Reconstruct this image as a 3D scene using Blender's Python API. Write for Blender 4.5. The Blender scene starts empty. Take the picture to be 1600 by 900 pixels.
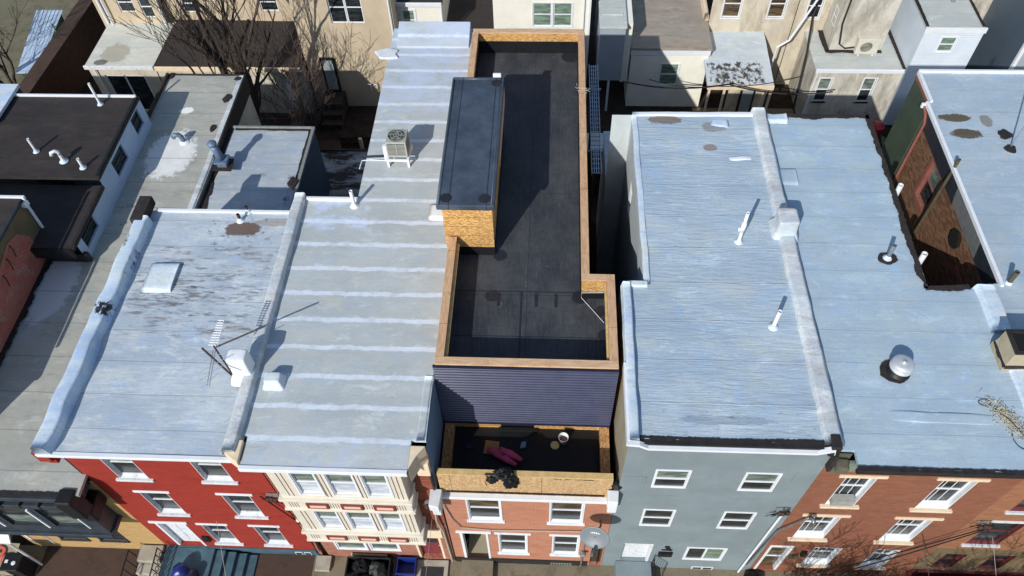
import bpy, bmesh, math, random
from mathutils import Vector, Matrix, noise
R = math.radians
rnd = random.Random(7)
scene = bpy.context.scene
col = scene.collection

# ---------------------------------------------------------------- camera, sky, sun, exposure
YAW, PITCH, ROLL, FOC, HC = -7.29682814e-02, 9.36622614e-01, 3.85735173e-02, 1219.23, 26.57
_f = Vector((math.sin(YAW)*math.cos(PITCH), math.cos(YAW)*math.cos(PITCH), -math.sin(PITCH)))
_r = Vector((math.cos(YAW), -math.sin(YAW), 0)); _d = _f.cross(_r)
_c, _s = math.cos(ROLL), math.sin(ROLL)
CR = _c*_r + _s*_d; CD = -_s*_r + _c*_d; CF = _f
cam_d = bpy.data.cameras.new("camera"); cam = bpy.data.objects.new("camera", cam_d); col.objects.link(cam)
cam_d.sensor_width = 36; cam_d.lens = FOC/1600*36; cam_d.clip_end = 2000; cam_d.clip_start = .1
cam.matrix_world = Matrix(((CR.x, -CD.x, -CF.x, 0), (CR.y, -CD.y, -CF.y, 0), (CR.z, -CD.z, -CF.z, HC), (0, 0, 0, 1)))
scene.camera = cam

AZ, EL = 26.0, 34.0      # shadows run 26 deg from +y towards +x
w = bpy.data.worlds.new("World"); scene.world = w; w.use_nodes = True
nt = w.node_tree; sky = nt.nodes.new("ShaderNodeTexSky"); sky.sky_type = 'NISHITA'; sky.sun_disc = False
sky.sun_elevation = R(EL); sky.sun_rotation = R(180+AZ); sky.air_density = 1.0; sky.dust_density = .6
bg = nt.nodes["Background"]; bg.inputs[1].default_value = .125
nt.links.new(sky.outputs[0], bg.inputs[0])
sl = bpy.data.lights.new("sun", 'SUN'); sun = bpy.data.objects.new("sun", sl); col.objects.link(sun)
sl.energy = 4.0; sl.angle = R(.5); sl.color = (1, .965, .91)
sd = Vector((math.sin(R(AZ))*math.cos(R(EL)), math.cos(R(AZ))*math.cos(R(EL)), -math.sin(R(EL))))
sun.rotation_euler = sd.to_track_quat('-Z', 'Y').to_euler(); sun.location = (-20, -30, 40)
vs = scene.view_settings; vs.view_transform = 'Standard'; vs.look = 'None'; vs.exposure = .06; vs.gamma = 1

def ray(px, py): return CR*(px-800) + CD*(py-450) + CF*FOC
def at(px, py, z):       # point of the real plane at height z
    v = ray(px, py); k = (z-HC)/v.z; return Vector((v.x*k, v.y*k, z))
def aty(px, py, Y):      # point of the real vertical plane y = Y
    v = ray(px, py); k = Y/v.y; return Vector((v.x*k, Y, HC+v.z*k))

# ---------------------------------------------------------------- materials
def S(r, g, b, k=1.0):
    def l(c):
        c /= 255; return (c/12.92 if c <= .04045 else ((c+.055)/1.055)**2.4)*k
    return (min(l(r), .85), min(l(g), .85), min(l(b), .85), 1)
class NT:
    def __init__(s, name):
        s.m = bpy.data.materials.new(name); s.m.use_nodes = True; s.t = s.m.node_tree
        s.b = s.t.nodes["Principled BSDF"]; s.geo = s.t.nodes.new("ShaderNodeNewGeometry")
        s.sep = s.t.nodes.new("ShaderNodeSeparateXYZ"); s.t.links.new(s.geo.outputs['Position'], s.sep.inputs[0])
    def n(s, t): return s.t.nodes.new(t)
    def l(s, a, b): s.t.links.new(a, b)
    def vec(s, sc):
        m = s.n("ShaderNodeMapping"); m.inputs['Scale'].default_value = sc; s.l(s.geo.outputs['Position'], m.inputs[0]); return m.outputs[0]
    def noise(s, sc, scale=1, detail=4, rough=.6, dist=0):
        q = s.n("ShaderNodeTexNoise"); s.l(s.vec(sc), q.inputs['Vector']); q.inputs['Scale'].default_value = scale
        q.inputs['Detail'].default_value = detail; q.inputs['Roughness'].default_value = rough; q.inputs['Distortion'].default_value = dist
        return q.outputs['Fac']
    def math(s, op, a, b=None, clamp=False):
        q = s.n("ShaderNodeMath"); q.operation = op; q.use_clamp = clamp
        for i, x in enumerate((a, b)):
            if x is None: continue
            if isinstance(x, (int, float)): q.inputs[i].default_value = x
            else: s.l(x, q.inputs[i])
        return q.outputs[0]
    def ramp(s, v, lo, hi, a=0, b=1):
        q = s.n("ShaderNodeMapRange"); q.interpolation_type = 'SMOOTHSTEP'; s.l(v, q.inputs[0])
        q.inputs[1].default_value = lo; q.inputs[2].default_value = hi; q.inputs[3].default_value = a; q.inputs[4].default_value = b
        return q.outputs[0]
    def mix(s, fac, a, b, mode='MIX'):
        q = s.n("ShaderNodeMix"); q.data_type = 'RGBA'; q.blend_type = mode
        if isinstance(fac, (int, float)): q.inputs[0].default_value = fac
        else: s.l(fac, q.inputs[0])
        for i, x in ((6, a), (7, b)):
            if isinstance(x, tuple): q.inputs[i].default_value = x
            else: s.l(x, q.inputs[i])
        return q.outputs[2]
    def seam(s, axis, period, phase, width, soft, wob=0, wsc=(1, 1, 1)):
        v = s.sep.outputs[axis]
        if wob: v = s.math('ADD', v, s.math('MULTIPLY', s.math('SUBTRACT', s.noise(wsc, 1, 3), .5), wob))
        v = s.math('DIVIDE', s.math('SUBTRACT', v, phase), period)
        v = s.math('ABSOLUTE', s.math('SUBTRACT', s.math('FRACT', s.math('ADD', v, .5)), .5))
        v = s.math('MULTIPLY', v, period)
        return s.ramp(v, width, width+soft, 1, 0)
    def bump(s, h, strength, dist=.02):
        q = s.n("ShaderNodeBump"); q.inputs['Strength'].default_value = strength; q.inputs['Distance'].default_value = dist
        s.l(h, q.inputs['Height'])
        s.l(q.outputs[0], s.b.inputs['Normal']); return q
    def done(s, c, rough=.7, metal=0, spec=.4):
        if isinstance(c, tuple): s.b.inputs['Base Color'].default_value = c
        else: s.l(c, s.b.inputs['Base Color'])
        if isinstance(rough, (int, float)): s.b.inputs['Roughness'].default_value = rough
        else: s.l(rough, s.b.inputs['Roughness'])
        s.b.inputs['Metallic'].default_value = metal; s.b.inputs['Specular IOR Level'].default_value = spec
        return s.m

def plain(name, c, rough=.6, metal=0, var=.25, sc=3.0, bump=0, dirt=None, spec=.4):
    t = NT(name); n1 = t.noise((1, 1, 1), sc, 5); n2 = t.noise((1, 1, 1), sc*7, 3)
    d = tuple(x*(1-var) for x in c[:3])+(1,); b = tuple(min(.85, x*(1+var*.5)) for x in c[:3])+(1,)
    cc = t.mix(t.ramp(n1, .3, .7), d, b); cc = t.mix(t.math('MULTIPLY', t.ramp(n2, .4, .7), .35), cc, d)
    if dirt: cc = t.mix(t.ramp(t.noise((1, 1, 1), sc*.8, 6, .7), .55, .72, 0, .75), cc, dirt)
    if bump: t.bump(n2, bump, .01)
    return t.done(cc, rough, metal, spec)

def coat(name, c1, c2, stain, seam=None, streak=.5, wr=.35, thr=(.6, .75), wsc=(2.2, 16, 4), patch=None, line=None, spots=None, samt=.8, rough=.55, lift=(1.42, 1.34, 1.17), mott=.75):
    """painted roof: mottled, brushed across, seams every sheet width, worn patches"""
    L = lambda c: (min(.8, c[0]*lift[0]), min(.8, c[1]*lift[1]), min(.8, c[2]*lift[2]), 1)
    c1, c2 = L(c1), L(c2)
    t = NT(name)
    n1 = t.noise((.5, .9, .5), 1, 5); n2 = t.noise((.9, 9, 2), 1, 6, .65); n3 = t.noise((1, 1, 1), 26, 3, .6)
    c = t.mix(t.ramp(n1, .35, .68), c1, c2)
    c = t.mix(t.ramp(t.noise((.35, .5, .5), 1.7, 7, .72), .38, .66, 0, .5), c, tuple(x*.84 for x in c1[:3])+(1,))
    c = t.mix(t.math('MULTIPLY', t.ramp(n2, .42, .68), streak*.8), c, tuple(x*.82 for x in c1[:3])+(1,))
    c = t.mix(t.math('MULTIPLY', t.ramp(t.noise((1.1, 12, 3), 1.0, 5, .7), .54, .74), streak*.8), c, tuple(min(.8, x*1.18) for x in c2[:3])+(1,))
    c = t.mix(t.math('MULTIPLY', t.ramp(n3, .45, .7), .32), c, tuple(x*.62 for x in c1[:3])+(1,))
    lp = (seam or line)
    if lp:
        fl = t.math('FLOOR', t.math('DIVIDE', t.math('SUBTRACT', t.math('ADD', t.sep.outputs[1], t.math('MULTIPLY', t.noise((.8, .3, 1), 1, 2), .08)), lp[1]), lp[0]))
        wn = t.n("ShaderNodeTexWhiteNoise"); wn.noise_dimensions = '1D'; t.l(fl, wn.inputs['W'])
        c = t.mix(t.math('MULTIPLY', wn.outputs['Value'], .3), c, tuple(x*.86 for x in c1[:3])+(1,))
    wm = (c2[0]*.93, c2[1]*.88, c2[2]*.80, 1); bl = (c1[0]*.88, c1[1]*.96, min(.8, c1[2]*1.08), 1)
    wt = tuple(min(.8, x*1.2) for x in c2[:3])+(1,)
    c = t.mix(t.ramp(t.noise((.9, 1.5, 1), 1.1, 8, .75, .3), .48, .68, 0, mott), c, wm)
    c = t.mix(t.ramp(t.noise((1.1, 1.4, 1), .9, 8, .78, .5), .50, .66, 0, mott), c, bl)
    c = t.mix(t.ramp(t.noise((.8, 1.9, 1), 1.3, 9, .8, .4), .52, .68, 0, mott*.8), c, wt)
    c = t.mix(t.ramp(t.noise((1.3, 5.5, 1), 1.6, 8, .8, .2), .56, .72, 0, mott*.9), c, tuple(x*.66 for x in c1[:3])+(1,))
    c = t.mix(t.ramp(t.noise((1, 1, 1), 9, 2, .5), .74, .78, 0, .6), c, tuple(x*.35 for x in c1[:3])+(1,))
    c = t.mix(t.ramp(t.noise((.55, 1.6, 1), 1.3, 7, .72), thr[0], thr[1], 0, samt), c, stain)
    if patch:  # worn area with a place of its own: (x0,x1,y0,y1,color,lo,hi,scale)
        for (x0, x1, y0, y1, pc, lo, hi, ps) in patch:
            e = t.noise((1, 1, 1), 1.3, 4)
            fx = t.math('MULTIPLY', t.ramp(t.sep.outputs[0], x0-.3, x0+.3), t.ramp(t.sep.outputs[0], x1-.3, x1+.3, 1, 0))
            fy = t.math('MULTIPLY', t.ramp(t.sep.outputs[1], y0-.3, y0+.3), t.ramp(t.sep.outputs[1], y1-.3, y1+.3, 1, 0))
            m = t.math('MULTIPLY', fx, fy)
            k = t.math('ADD', t.noise(ps, 1, 8, .72), t.math('MULTIPLY', t.math('SUBTRACT', m, 1), .5))
            c = t.mix(t.ramp(k, lo, hi), c, pc)
    if spots:  # round patches of dried mud or primer: (x,y,rx,ry,color)
        for (x, y, rx, ry, pc, am) in spots:
            dx = t.math('DIVIDE', t.math('SUBTRACT', t.sep.outputs[0], x), rx); dy = t.math('DIVIDE', t.math('SUBTRACT', t.sep.outputs[1], y), ry)
            dd = t.math('ADD', t.math('MULTIPLY', dx, dx), t.math('MULTIPLY', dy, dy))
            dd = t.math('ADD', dd, t.math('MULTIPLY', t.math('SUBTRACT', t.noise((1, 1, 1), 3.5, 6, .75), .5), 2.6))
            c = t.mix(t.ramp(dd, .75, 1.15, am, 0), c, pc)
    h = t.math('MULTIPLY', t.noise(wsc, 1, 4, .6, .4), 1.0)
    if seam:
        per, ph, wd, sc_, am = seam
        m = t.seam(1, per, ph, wd, .035, .16, (1.6, 1.2, 1)); k = t.math('MULTIPLY', m, t.ramp(t.noise((2.5, 2, 1), 1.5, 6, .7), .3, .6, am*.35, am))
        mw = t.seam(1, per, ph, wd*1.6, .02, .42, (2.6, 2.6, 1)); c = t.mix(t.math('MULTIPLY', mw, t.ramp(t.noise((1.3, 1.3, 1), 1.7, 5), .45, .6, 0, am*.45)), c, sc_)
        c = t.mix(k, c, sc_)
        h = t.math('ADD', h, t.math('MULTIPLY', m, .12))
    if line:
        per, ph, am = line
        m2 = t.seam(1, per, ph, .006, .02, .06, (.8, .2, 1)); c = t.mix(t.math('MULTIPLY', m2, am), c, tuple(x*.45 for x in c1[:3])+(1,))
        m3 = t.seam(1, per, ph+.04, .01, .02, .06, (.8, .2, 1)); h = t.math('ADD', h, t.math('MULTIPLY', m3, .25))
    t.bump(h, wr, .03)
    return t.done(c, rough, 0, .35)

def brick(name, c1, c2, mortar, sc=1.0, bump=.4, dirt=None, msz=.012, wear=None):
    t = NT(name); q = t.n("ShaderNodeCombineXYZ"); t.l(t.math('ADD', t.sep.outputs[0], t.sep.outputs[1]), q.inputs[0]); t.l(t.sep.outputs[2], q.inputs[1])
    b = t.n("ShaderNodeTexBrick"); t.l(q.outputs[0], b.inputs[0]); b.inputs['Scale'].default_value = 1
    b.inputs['Brick Width'].default_value = .21*sc; b.inputs['Row Height'].default_value = .072*sc; b.inputs['Mortar Size'].default_value = msz*.5; b.inputs['Mortar Smooth'].default_value = .3
    b.inputs['Color1'].default_value = c1; b.inputs['Color2'].default_value = c2; b.inputs['Mortar'].default_value = mortar
    c = b.outputs['Color']
    c = t.mix(t.ramp(t.noise((.6, .6, 1.6), 1.6, 6, .7), .45, .72, 0, .45), c, tuple(x*.62 for x in c1[:3])+(1,))
    c = t.mix(t.ramp(t.noise((1, 1, 1), 14, 3), .5, .8, 0, .35), c, tuple(min(.8, x*1.35) for x in c2[:3])+(1,))
    if dirt: c = t.mix(t.ramp(t.noise((.9, .9, .5), 1.1, 6, .7), .55, .7, 0, .8), c, dirt)
    if wear: c = t.mix(t.ramp(t.noise((1, 1, 1), 1.6, 8, .75), wear[1], wear[2]), c, wear[0])
    t.bump(t.math('SUBTRACT', t.noise((1, 1, 1), 30, 2), t.math('MULTIPLY', b.outputs['Fac'], 1.2)), bump, .008)
    return t.done(c, .85, 0, .2)

def siding(name, c, period=.11, axis=2, dirt=None, dark=.55, rough=.5, var=.1):
    t = NT(name); v = t.math('FRACT', t.math('DIVIDE', t.sep.outputs[axis], period))
    m = t.ramp(v, .0, .13, 1, 0); n1 = t.noise((1, 1, 1), 1.3, 5)
    c2 = t.mix(t.ramp(n1, .3, .7), tuple(x*(1-var) for x in c[:3])+(1,), c)
    c2 = t.mix(t.math('MULTIPLY', m, 1-dark), c2, tuple(x*.35 for x in c[:3])+(1,))
    if dirt: c2 = t.mix(t.ramp(t.noise((1, 1, .5), 1.8, 6, .7), .5, .75, 0, .6), c2, dirt)
    t.bump(v if axis == 2 else v, .5, -.012)
    return t.done(c2, rough, 0, .35)

def stucco(name, c, stain, st=(.5, .75, .7), bump=.3):
    t = NT(name); n1 = t.noise((1, 1, 1), .9, 6, .65); n2 = t.noise((1, 1, 1), 40, 3)
    cc = t.mix(t.ramp(n1, .3, .7), tuple(x*.82 for x in c[:3])+(1,), c)
    cc = t.mix(t.ramp(t.noise((1.2, 1.2, .35), 1.5, 7, .72), st[0], st[1], 0, st[2]), cc, stain)
    cc = t.mix(t.ramp(n2, .45, .8, 0, .3), cc, tuple(x*.7 for x in c[:3])+(1,))
    t.bump(t.math('ADD', n2, n1), bump, .012); return t.done(cc, .9, 0, .2)

def osb(name, base, axis_long=(6, 22, 22), dark=.5, seams=None):
    t = NT(name); v = t.n("ShaderNodeTexVoronoi"); v.inputs['Scale'].default_value = 1; v.inputs['Randomness'].default_value = 1
    wv = t.n("ShaderNodeTexNoise"); wv.inputs['Scale'].default_value = 2.5; t.l(t.geo.outputs['Position'], wv.inputs['Vector'])
    vv = t.n("ShaderNodeVectorMath"); vv.operation = 'MULTIPLY_ADD'; vv.inputs[1].default_value = (3, 3, 3)
    t.l(wv.outputs['Color'], vv.inputs[0]); t.l(t.vec(axis_long), vv.inputs[2]); t.l(vv.outputs[0], v.inputs['Vector'])
    sp = t.n("ShaderNodeSeparateColor"); t.l(v.outputs['Color'], sp.inputs[0])
    hi = tuple(min(.8, x*1.35) for x in base[:3])+(1,); lo = (base[0]*.62, base[1]*.50, base[2]*.4, 1)
    c = t.mix(sp.outputs[0], lo, hi); c = t.mix(t.ramp(sp.outputs[1], .75, .95, 0, .6), c, (base[0]*.34, base[1]*.24, base[2]*.15, 1))
    c = t.mix(t.ramp(t.noise((1, 1, 1), 1.2, 4), .35, .7, 0, .35), c, tuple(x*dark for x in base[:3])+(1,))
    if seams:
        for ax, per, ph in seams: c = t.mix(t.math('MULTIPLY', t.seam(ax, per, ph, .004, .008), .75), c, (.03, .02, .012, 1))
    t.bump(sp.outputs[2], .25, .004); return t.done(c, .75, 0, .25)

M = {}
def defmats():
    sv = S(162, 178, 198); 
    white = S(226, 232, 240)
    M['silver_red'] = coat('silver_coat_red_house', S(146, 162, 184), S(176, 189, 206), S(118, 112, 112), None, .6, .2, (.60, .74), samt=.4,
        patch=[(-12.1, -7.9, 11.0, 14.6, S(126, 126, 130), .48, .64, (1.4, 6.5, 2)), (-11.2, -9.2, 11.6, 13.2, S(100, 98, 100), .52, .64, (2.2, 9, 2)), (-10.5, -7.6, 14.0, 15.8, S(100, 96, 92), .56, .66, (6, 9, 6))],
        line=(1.0, 8.4, .5), spots=[(-9.25, 15.1, .55, .28, S(104, 86, 74), .95), (-8.2, 15.4, .7, .16, S(140, 118, 88), .5)])
    M['silver_bay'] = coat('silver_coat_bay_house', S(150, 161, 173), S(166, 176, 187), S(138, 130, 118), (.885, 9.04, .05, S(214, 224, 236), .85), .25, .12, (.68, .8), (1.6, 7, 4), samt=.4,
        patch=[(-7.4, -2.6, 7.2, 8.3, S(182, 192, 208), .45, .62, (.8, 1.5, 1)), (-6.2, -2.6, 20, 25, S(184, 196, 214), .36, .6, (.6, 1.0, 1)), (-7.4, -5.2, 14.7, 16.3, S(190, 204, 226), .42, .62, (1.4, 2.4, 1))])
    M['silver_gray'] = coat('silver_coat_gray_house', S(140, 160, 184), S(158, 175, 194), S(128, 124, 120), None, .5, .8, (.72, .84), (1.6, 11, 4), line=(1.22, 9.1, .25), samt=.35,
        spots=[(3.7, 19.3, .55, .22, S(118, 98, 84), .85), (5.2, 19.0, .4, .22, S(124, 108, 98), .6), (5.0, 18.05, .22, .14, S(120, 98, 84), .7), (4.4, 8.7, 1.2, .12, S(80, 90, 110), .35)],
        patch=[(2.2, 6.7, 8.0, 9.2, S(96, 112, 138), .55, .75, (2.5, 8, 2))])
    M['silver_orange'] = coat('silver_coat_orange_house', S(140, 162, 186), S(156, 176, 196), S(126, 132, 142), None, .36, .22, (.7, .85), (1.2, 9, 4), line=(.98, 8.55, .4), samt=.35)
    M['silver_right'] = coat('silver_coat_right_house', S(138, 158, 180), S(154, 170, 190), S(130, 126, 120), None, .35, .2, (.68, .8), (1.4, 8, 4), line=(1.1, 13.4, .35), samt=.4,
        spots=[(12.95, 19.75, .5, .2, S(92, 84, 68), 1.0), (13.1, 19.0, .5, .22, S(88, 80, 64), 1.0), (13.9, 19.6, .2, .25, S(110, 104, 90), .7)])
    M['silver_curb'] = coat('silver_coat_curb', S(158, 178, 208), S(186, 202, 224), S(120, 120, 126), None, .35, .55, (.56, .72), (5, 5, 5), samt=.45, mott=1)
    M['silver_curb_red'] = coat('silver_coat_red_parapet', S(150, 172, 208), S(180, 198, 224), S(120, 120, 126), None, .35, .3, (.66, .8), (4, 4, 4), samt=.3, patch=[(-12.7, -12.3, 13.6, 16.4, S(46, 44, 46), .42, .5, (3.5, 1.2, 1)), (-12.75, -11.95, 11.5, 12.3, S(36, 36, 38), .43, .5, (3, 2, 1)), (-12.25, -11.95, 12.6, 14.6, S(46, 46, 50), .42, .5, (4, 2, 1))])
    M['silver_curb_g'] = coat('silver_coat_party_curb', S(156, 168, 184), S(190, 200, 214), S(164, 158, 150), None, .35, .6, (.5, .66), (6, 6, 6), samt=.5, mott=1)
    M['roof_c'] = coat('gray_roll_roof', lift=(1, 1, 1), c1=S(166, 168, 160), c2=S(186, 186, 176), stain=S(118, 110, 98), seam=None, streak=.25, wr=.1, thr=(.52, .74), wsc=(2, 2, 2), line=(1.22, 8.1, .6), samt=.6, patch=[(-16.6, -15.6, 11.6, 15.9, S(178, 180, 180), .42, .58, (1.6, 1.6, 1)), (-14.9, -13.2, 19.1, 21.4, S(224, 226, 222), .46, .55, (1.5, 1.5, 1)), (-17.2, -14.6, 11, 15.4, S(110, 104, 104), .64, .7, (5, 5, 2)),
               (-15.2, -14.2, 16, 20, S(84, 82, 78), .56, .7, (2, 2, 1))], spots=[(-14.05, 22.9, .28, .2, S(236, 238, 232), 1), (-13.35, 10.6, .4, 1.5, S(222, 216, 202), 1), (-16.0, 14.4, .75, 1.5, S(206, 208, 212), .9), (-13.95, 20.5, .9, 1.25, S(226, 228, 226), .85)])
    M['roof_ell'] = coat('red_ell_roof', S(138, 152, 172), S(162, 172, 184), S(116, 110, 104), None, .3, .25, (.6, .75), (2, 5, 2), line=(1.3, 19, .4),
        patch=[(-9.6, -9.0, 18, 20, S(80, 66, 56), .5, .6, (3, 3, 2))])
    M['low_roof'] = coat('stained_low_roof', S(110, 116, 124), S(160, 168, 178), S(36, 36, 37), None, .4, .3, (.44, .56), (2, 2, 2), samt=1)
    M['black_tar'] = plain('black_tar', S(44, 40, 40, .9), .75, 0, .4, 5, .5)
    M['tar_brown'] = plain('brown_tar', S(54, 47, 45, .8), .8, 0, .4, 6, .5)
    M['roof_black'] = coat('brown_black_cap_sheet', lift=(1, 1, 1), c1=S(48, 44, 44), c2=S(66, 59, 56), stain=S(38, 34, 34), seam=None, streak=.5, wr=.3, thr=(.5, .7), wsc=(3, 3, 3), line=(1.9, 15, .5), rough=.85)
    M['epdm'] = None
    t = NT('black_rubber_membrane'); n1 = t.noise((1, .6, 1), .9, 6, .7); n2 = t.noise((2, 30, 2), 1.5, 4); n4 = t.noise((30, 2, 2), 1.5, 4)
    c = t.mix(t.ramp(n1, .3, .75), S(46, 51, 58), S(76, 79, 82)); c = t.mix(t.ramp(n2, .4, .7, 0, .35), c, S(36, 40, 48)); c = t.mix(t.ramp(n4, .45, .75, 0, .3), c, S(98, 98, 98))
    m = t.seam(0, 1.9, -.52, .006, .012, .03); c = t.mix(t.math('MULTIPLY', m, .4), c, S(14, 15, 17)); m2 = t.seam(1, 3.9, 12.8, .006, .012, .03); c = t.mix(t.math('MULTIPLY', m2, .4), c, S(14, 15, 17))
    m5 = t.math('MULTIPLY', t.ramp(t.noise((1, 1, 1), 2.2, 5, .75), .62, .7), .5); c = t.mix(m5, c, S(104, 100, 92))
    t.bump(t.math('ADD', n2, t.noise((1, 1, 1), 2.5, 4)), .25, .02); M['epdm'] = t.done(c, t.ramp(n1, .3, .7, .45, .62), 0, .35)
    t = NT('black_rubber_penthouse'); n1 = t.noise((1, 1, 1), 1.4, 6, .7)
    c = t.mix(t.ramp(n1, .3, .7), S(54, 63, 76), S(74, 85, 100)); c = t.mix(t.math('MULTIPLY', t.seam(0, 1.02, -2.66, .008, .012), .8), c, S(20, 22, 26))
    t.bump(n1, .3, .02); M['epdm_top'] = t.done(c, .42, 0, .5)
    M['rubber_dark'] = plain('rubber_flashing', S(24, 25, 28), .5, 0, .3, 4, .2)
    M['rubber_patch'] = plain('rubber_patch', S(40, 42, 47), .5, 0, .25, 4, .2)
    M['door_glass'] = plain('pale_door_glass', S(150, 160, 162), .3, 0, .15, 3)
    M['unit_ivory'] = plain('ivory_casing', S(206, 202, 188), .5, 0, .08, 5)
    M['silver_pipe'] = plain('galvanised_pipe', S(150, 156, 160), .4, .6, .25, 8)
    M['osb_v'] = osb('osb_panel', S(206, 164, 106), (18, 18, 44), seams=[(2, .38, 8.9)])
    M['osb_side'] = osb('osb_side_panel', S(196, 152, 104), (40, 16, 40))
    M['osb_pale'] = osb('osb_pale_panel', S(192, 164, 124), (22, 48, 48), .85, seams=[(0, 2.44, -.0)])
    M['osb_ply'] = plain('pale_sheathing_edge', S(206, 176, 120), .8, 0, .2, 6)  # even pale tan of bare board edges
    t = NT('lumber'); c = t.mix(t.ramp(t.noise((6, 1.2, 6), 2, 5, .7, .5), .3, .7), S(180, 142, 108), S(208, 172, 136)); c = t.mix(t.ramp(t.noise((1, 1, 1), 3, 5), .55, .75, 0, .5), c, S(146, 104, 80))
    c = t.mix(t.math('MULTIPLY', t.seam(1, 2.44, 11.2, .003, .006), .7), c, S(70, 40, 26)); M['lumber'] = t.done(c, .7, 0, .3)
    t = NT('lumber_cross'); c = t.mix(t.ramp(t.noise((1.2, 6, 6), 2, 5, .7, .5), .3, .7), S(186, 150, 116), S(212, 180, 144)); c = t.mix(t.ramp(t.noise((1, 1, 1), 3, 5), .58, .75, 0, .5), c, S(140, 104, 80)); M['lumber_x'] = t.done(c, .7, 0, .3)
    M['navy'] = plain('navy_siding', S(62, 66, 90), .3, 0, .15, 2)
    M['navy_trim'] = plain('navy_trim', S(34, 38, 60), .4, 0, .15, 2)
    M['red_brick_paint'] = brick('red_painted_brick', S(152, 57, 46), S(144, 50, 41), S(130, 44, 36), 1, .35)
    M['teal_paint'] = plain('teal_painted_concrete', S(76, 108, 122, .8), .65, 0, .25, 3, .2, S(60, 74, 78))
    M['old_brick'] = brick('old_red_brick', S(150, 84, 62), S(120, 62, 46), S(110, 92, 80), 1, .4)
    M['bay_brick'] = brick('ground_floor_brick', S(138, 84, 68), S(164, 104, 84), S(168, 148, 134), 1, .3)
    M['salmon_brick'] = brick('salmon_brick', S(180, 124, 98), S(170, 112, 88), S(176, 138, 120), 1, .3)
    M['orange_brick'] = brick('orange_brick', S(142, 94, 74), S(130, 82, 62), S(122, 88, 72), 1, .45)
    M['tan_brick'] = brick('tan_brick', S(158, 110, 80), S(142, 92, 66), S(140, 112, 88), 1, .4)
    M['yellow_brick'] = brick('yellow_brick', S(192, 160, 108), S(178, 144, 96), S(134, 112, 80), 1.1, .4)
    M['alley_brick'] = brick('alley_brick', S(150, 114, 86), S(100, 70, 52), S(80, 64, 54), 1, .5, msz=.02)
    M['rough_brick'] = brick('old_painted_brick', S(186, 76, 60), S(170, 96, 82), S(160, 136, 120), 1, .5, msz=.02, wear=(S(168, 146, 128), .52, .66))
    M['ochre_render'] = stucco('ochre_render', S(120, 104, 78), S(70, 60, 46))
    M['cream'] = plain('cream_paint', S(212, 205, 190), .5, 0, .06, 2)
    M['cream_trim'] = plain('cream_trim', S(216, 209, 194), .5, 0, .06, 2)
    M['panel_red'] = plain('brick_red_paint', S(122, 56, 46), .5, 0, .1, 2)
    M['panel_pink'] = plain('pale_pink_panel', S(226, 184, 168), .5, 0, .06, 2)
    M['groove'] = plain('brown_groove', S(120, 92, 66), .7, 0, .1, 2)
    M['gray_wall'] = stucco('blue_gray_stucco', S(130, 143, 147), S(116, 126, 136), (.45, .8, .5), .25)
    M['side_gray'] = stucco('pale_gray_side_wall', S(196, 204, 206), S(168, 172, 170), (.5, .75, .5))
    M['side_blue'] = stucco('blue_side_wall', S(128, 150, 172), S(106, 124, 146), (.5, .75, .5))
    M['side_tan'] = stucco('tan_side_wall', S(170, 160, 136), S(140, 134, 118), (.5, .75, .6))
    M['stucco_tan'] = stucco('tan_stucco', S(200, 184, 158), S(176, 158, 134), (.5, .8, .5))
    M['stucco_old'] = stucco('weathered_stucco', S(210, 200, 180), S(150, 138, 118), (.42, .7, .75))
    M['stucco_gray'] = stucco('stained_gray_stucco', S(206, 202, 190), S(140, 134, 120), (.40, .68, .85), .4)
    M['cream_old'] = stucco('old_cream_render', S(204, 198, 180), S(150, 138, 116), (.45, .7, .7))
    M['white'] = plain('white_paint', S(222, 226, 230), .45, 0, .06, 3)
    M['white_dirty'] = plain('chipped_white_paint', S(212, 216, 220), .6, 0, .12, 6, .2, S(150, 138, 126))
    M['beige_trim'] = plain('cream_stone', S(226, 206, 176), .7, 0, .1, 5, .2)
    M['siding_white'] = siding('white_siding', S(214, 224, 234), .12)
    M['siding_blue'] = siding('pale_blue_siding', S(176, 196, 218), .12)
    M['siding_cream'] = siding('cream_siding', S(236, 233, 220), .11, dark=.8)
    M['siding_beige'] = siding('beige_siding', S(238, 235, 222), .11, dark=.8)
    M['siding_grey'] = siding('grey_siding', S(160, 170, 180), .11)
    M['siding_dark'] = siding('dark_slate_siding', S(84, 98, 110), .16, 1)
    M['ell_siding'] = siding('blue_vertical_siding', S(60, 84, 106), .25, 1)
    M['tan_roof'] = coat('tan_brown_roof', lift=(1, 1, 1), c1=S(156, 146, 134), c2=S(172, 162, 150), stain=S(116, 98, 84), seam=None, streak=.5, wr=.2, thr=(.5, .75), wsc=(2, 6, 2), line=(1, 31, .2), rough=.85, samt=.6)
    M['light_roof'] = coat('pale_gray_roof', S(158, 168, 176), S(176, 184, 190), S(104, 94, 80), None, .3, .2, (.62, .75), (2, 4, 2), line=(1.0, 30, .3), samt=.5)
    M['patio_roof'] = coat('patio_roof', S(168, 176, 180), S(186, 192, 194), S(130, 122, 104), None, .2, .2, (.6, .8), (2, 4, 2), line=(1.3, 30.4, .3), samt=.5,
        spots=[(-21.4, 31.2, .7, .8, S(150, 142, 122), .6), (-21.9, 30.5, .35, .22, S(78, 68, 60), .8)])
    M['silver_porch'] = coat('porch_roof', S(158, 172, 190), S(178, 190, 204), S(120, 120, 120), None, .2, .3, (.66, .8), (2, 4, 2), samt=.4,
        patch=[(7.3, 10.1, 29.2, 31.0, S(70, 66, 62), .46, .54, (4, 3, 2))])
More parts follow.
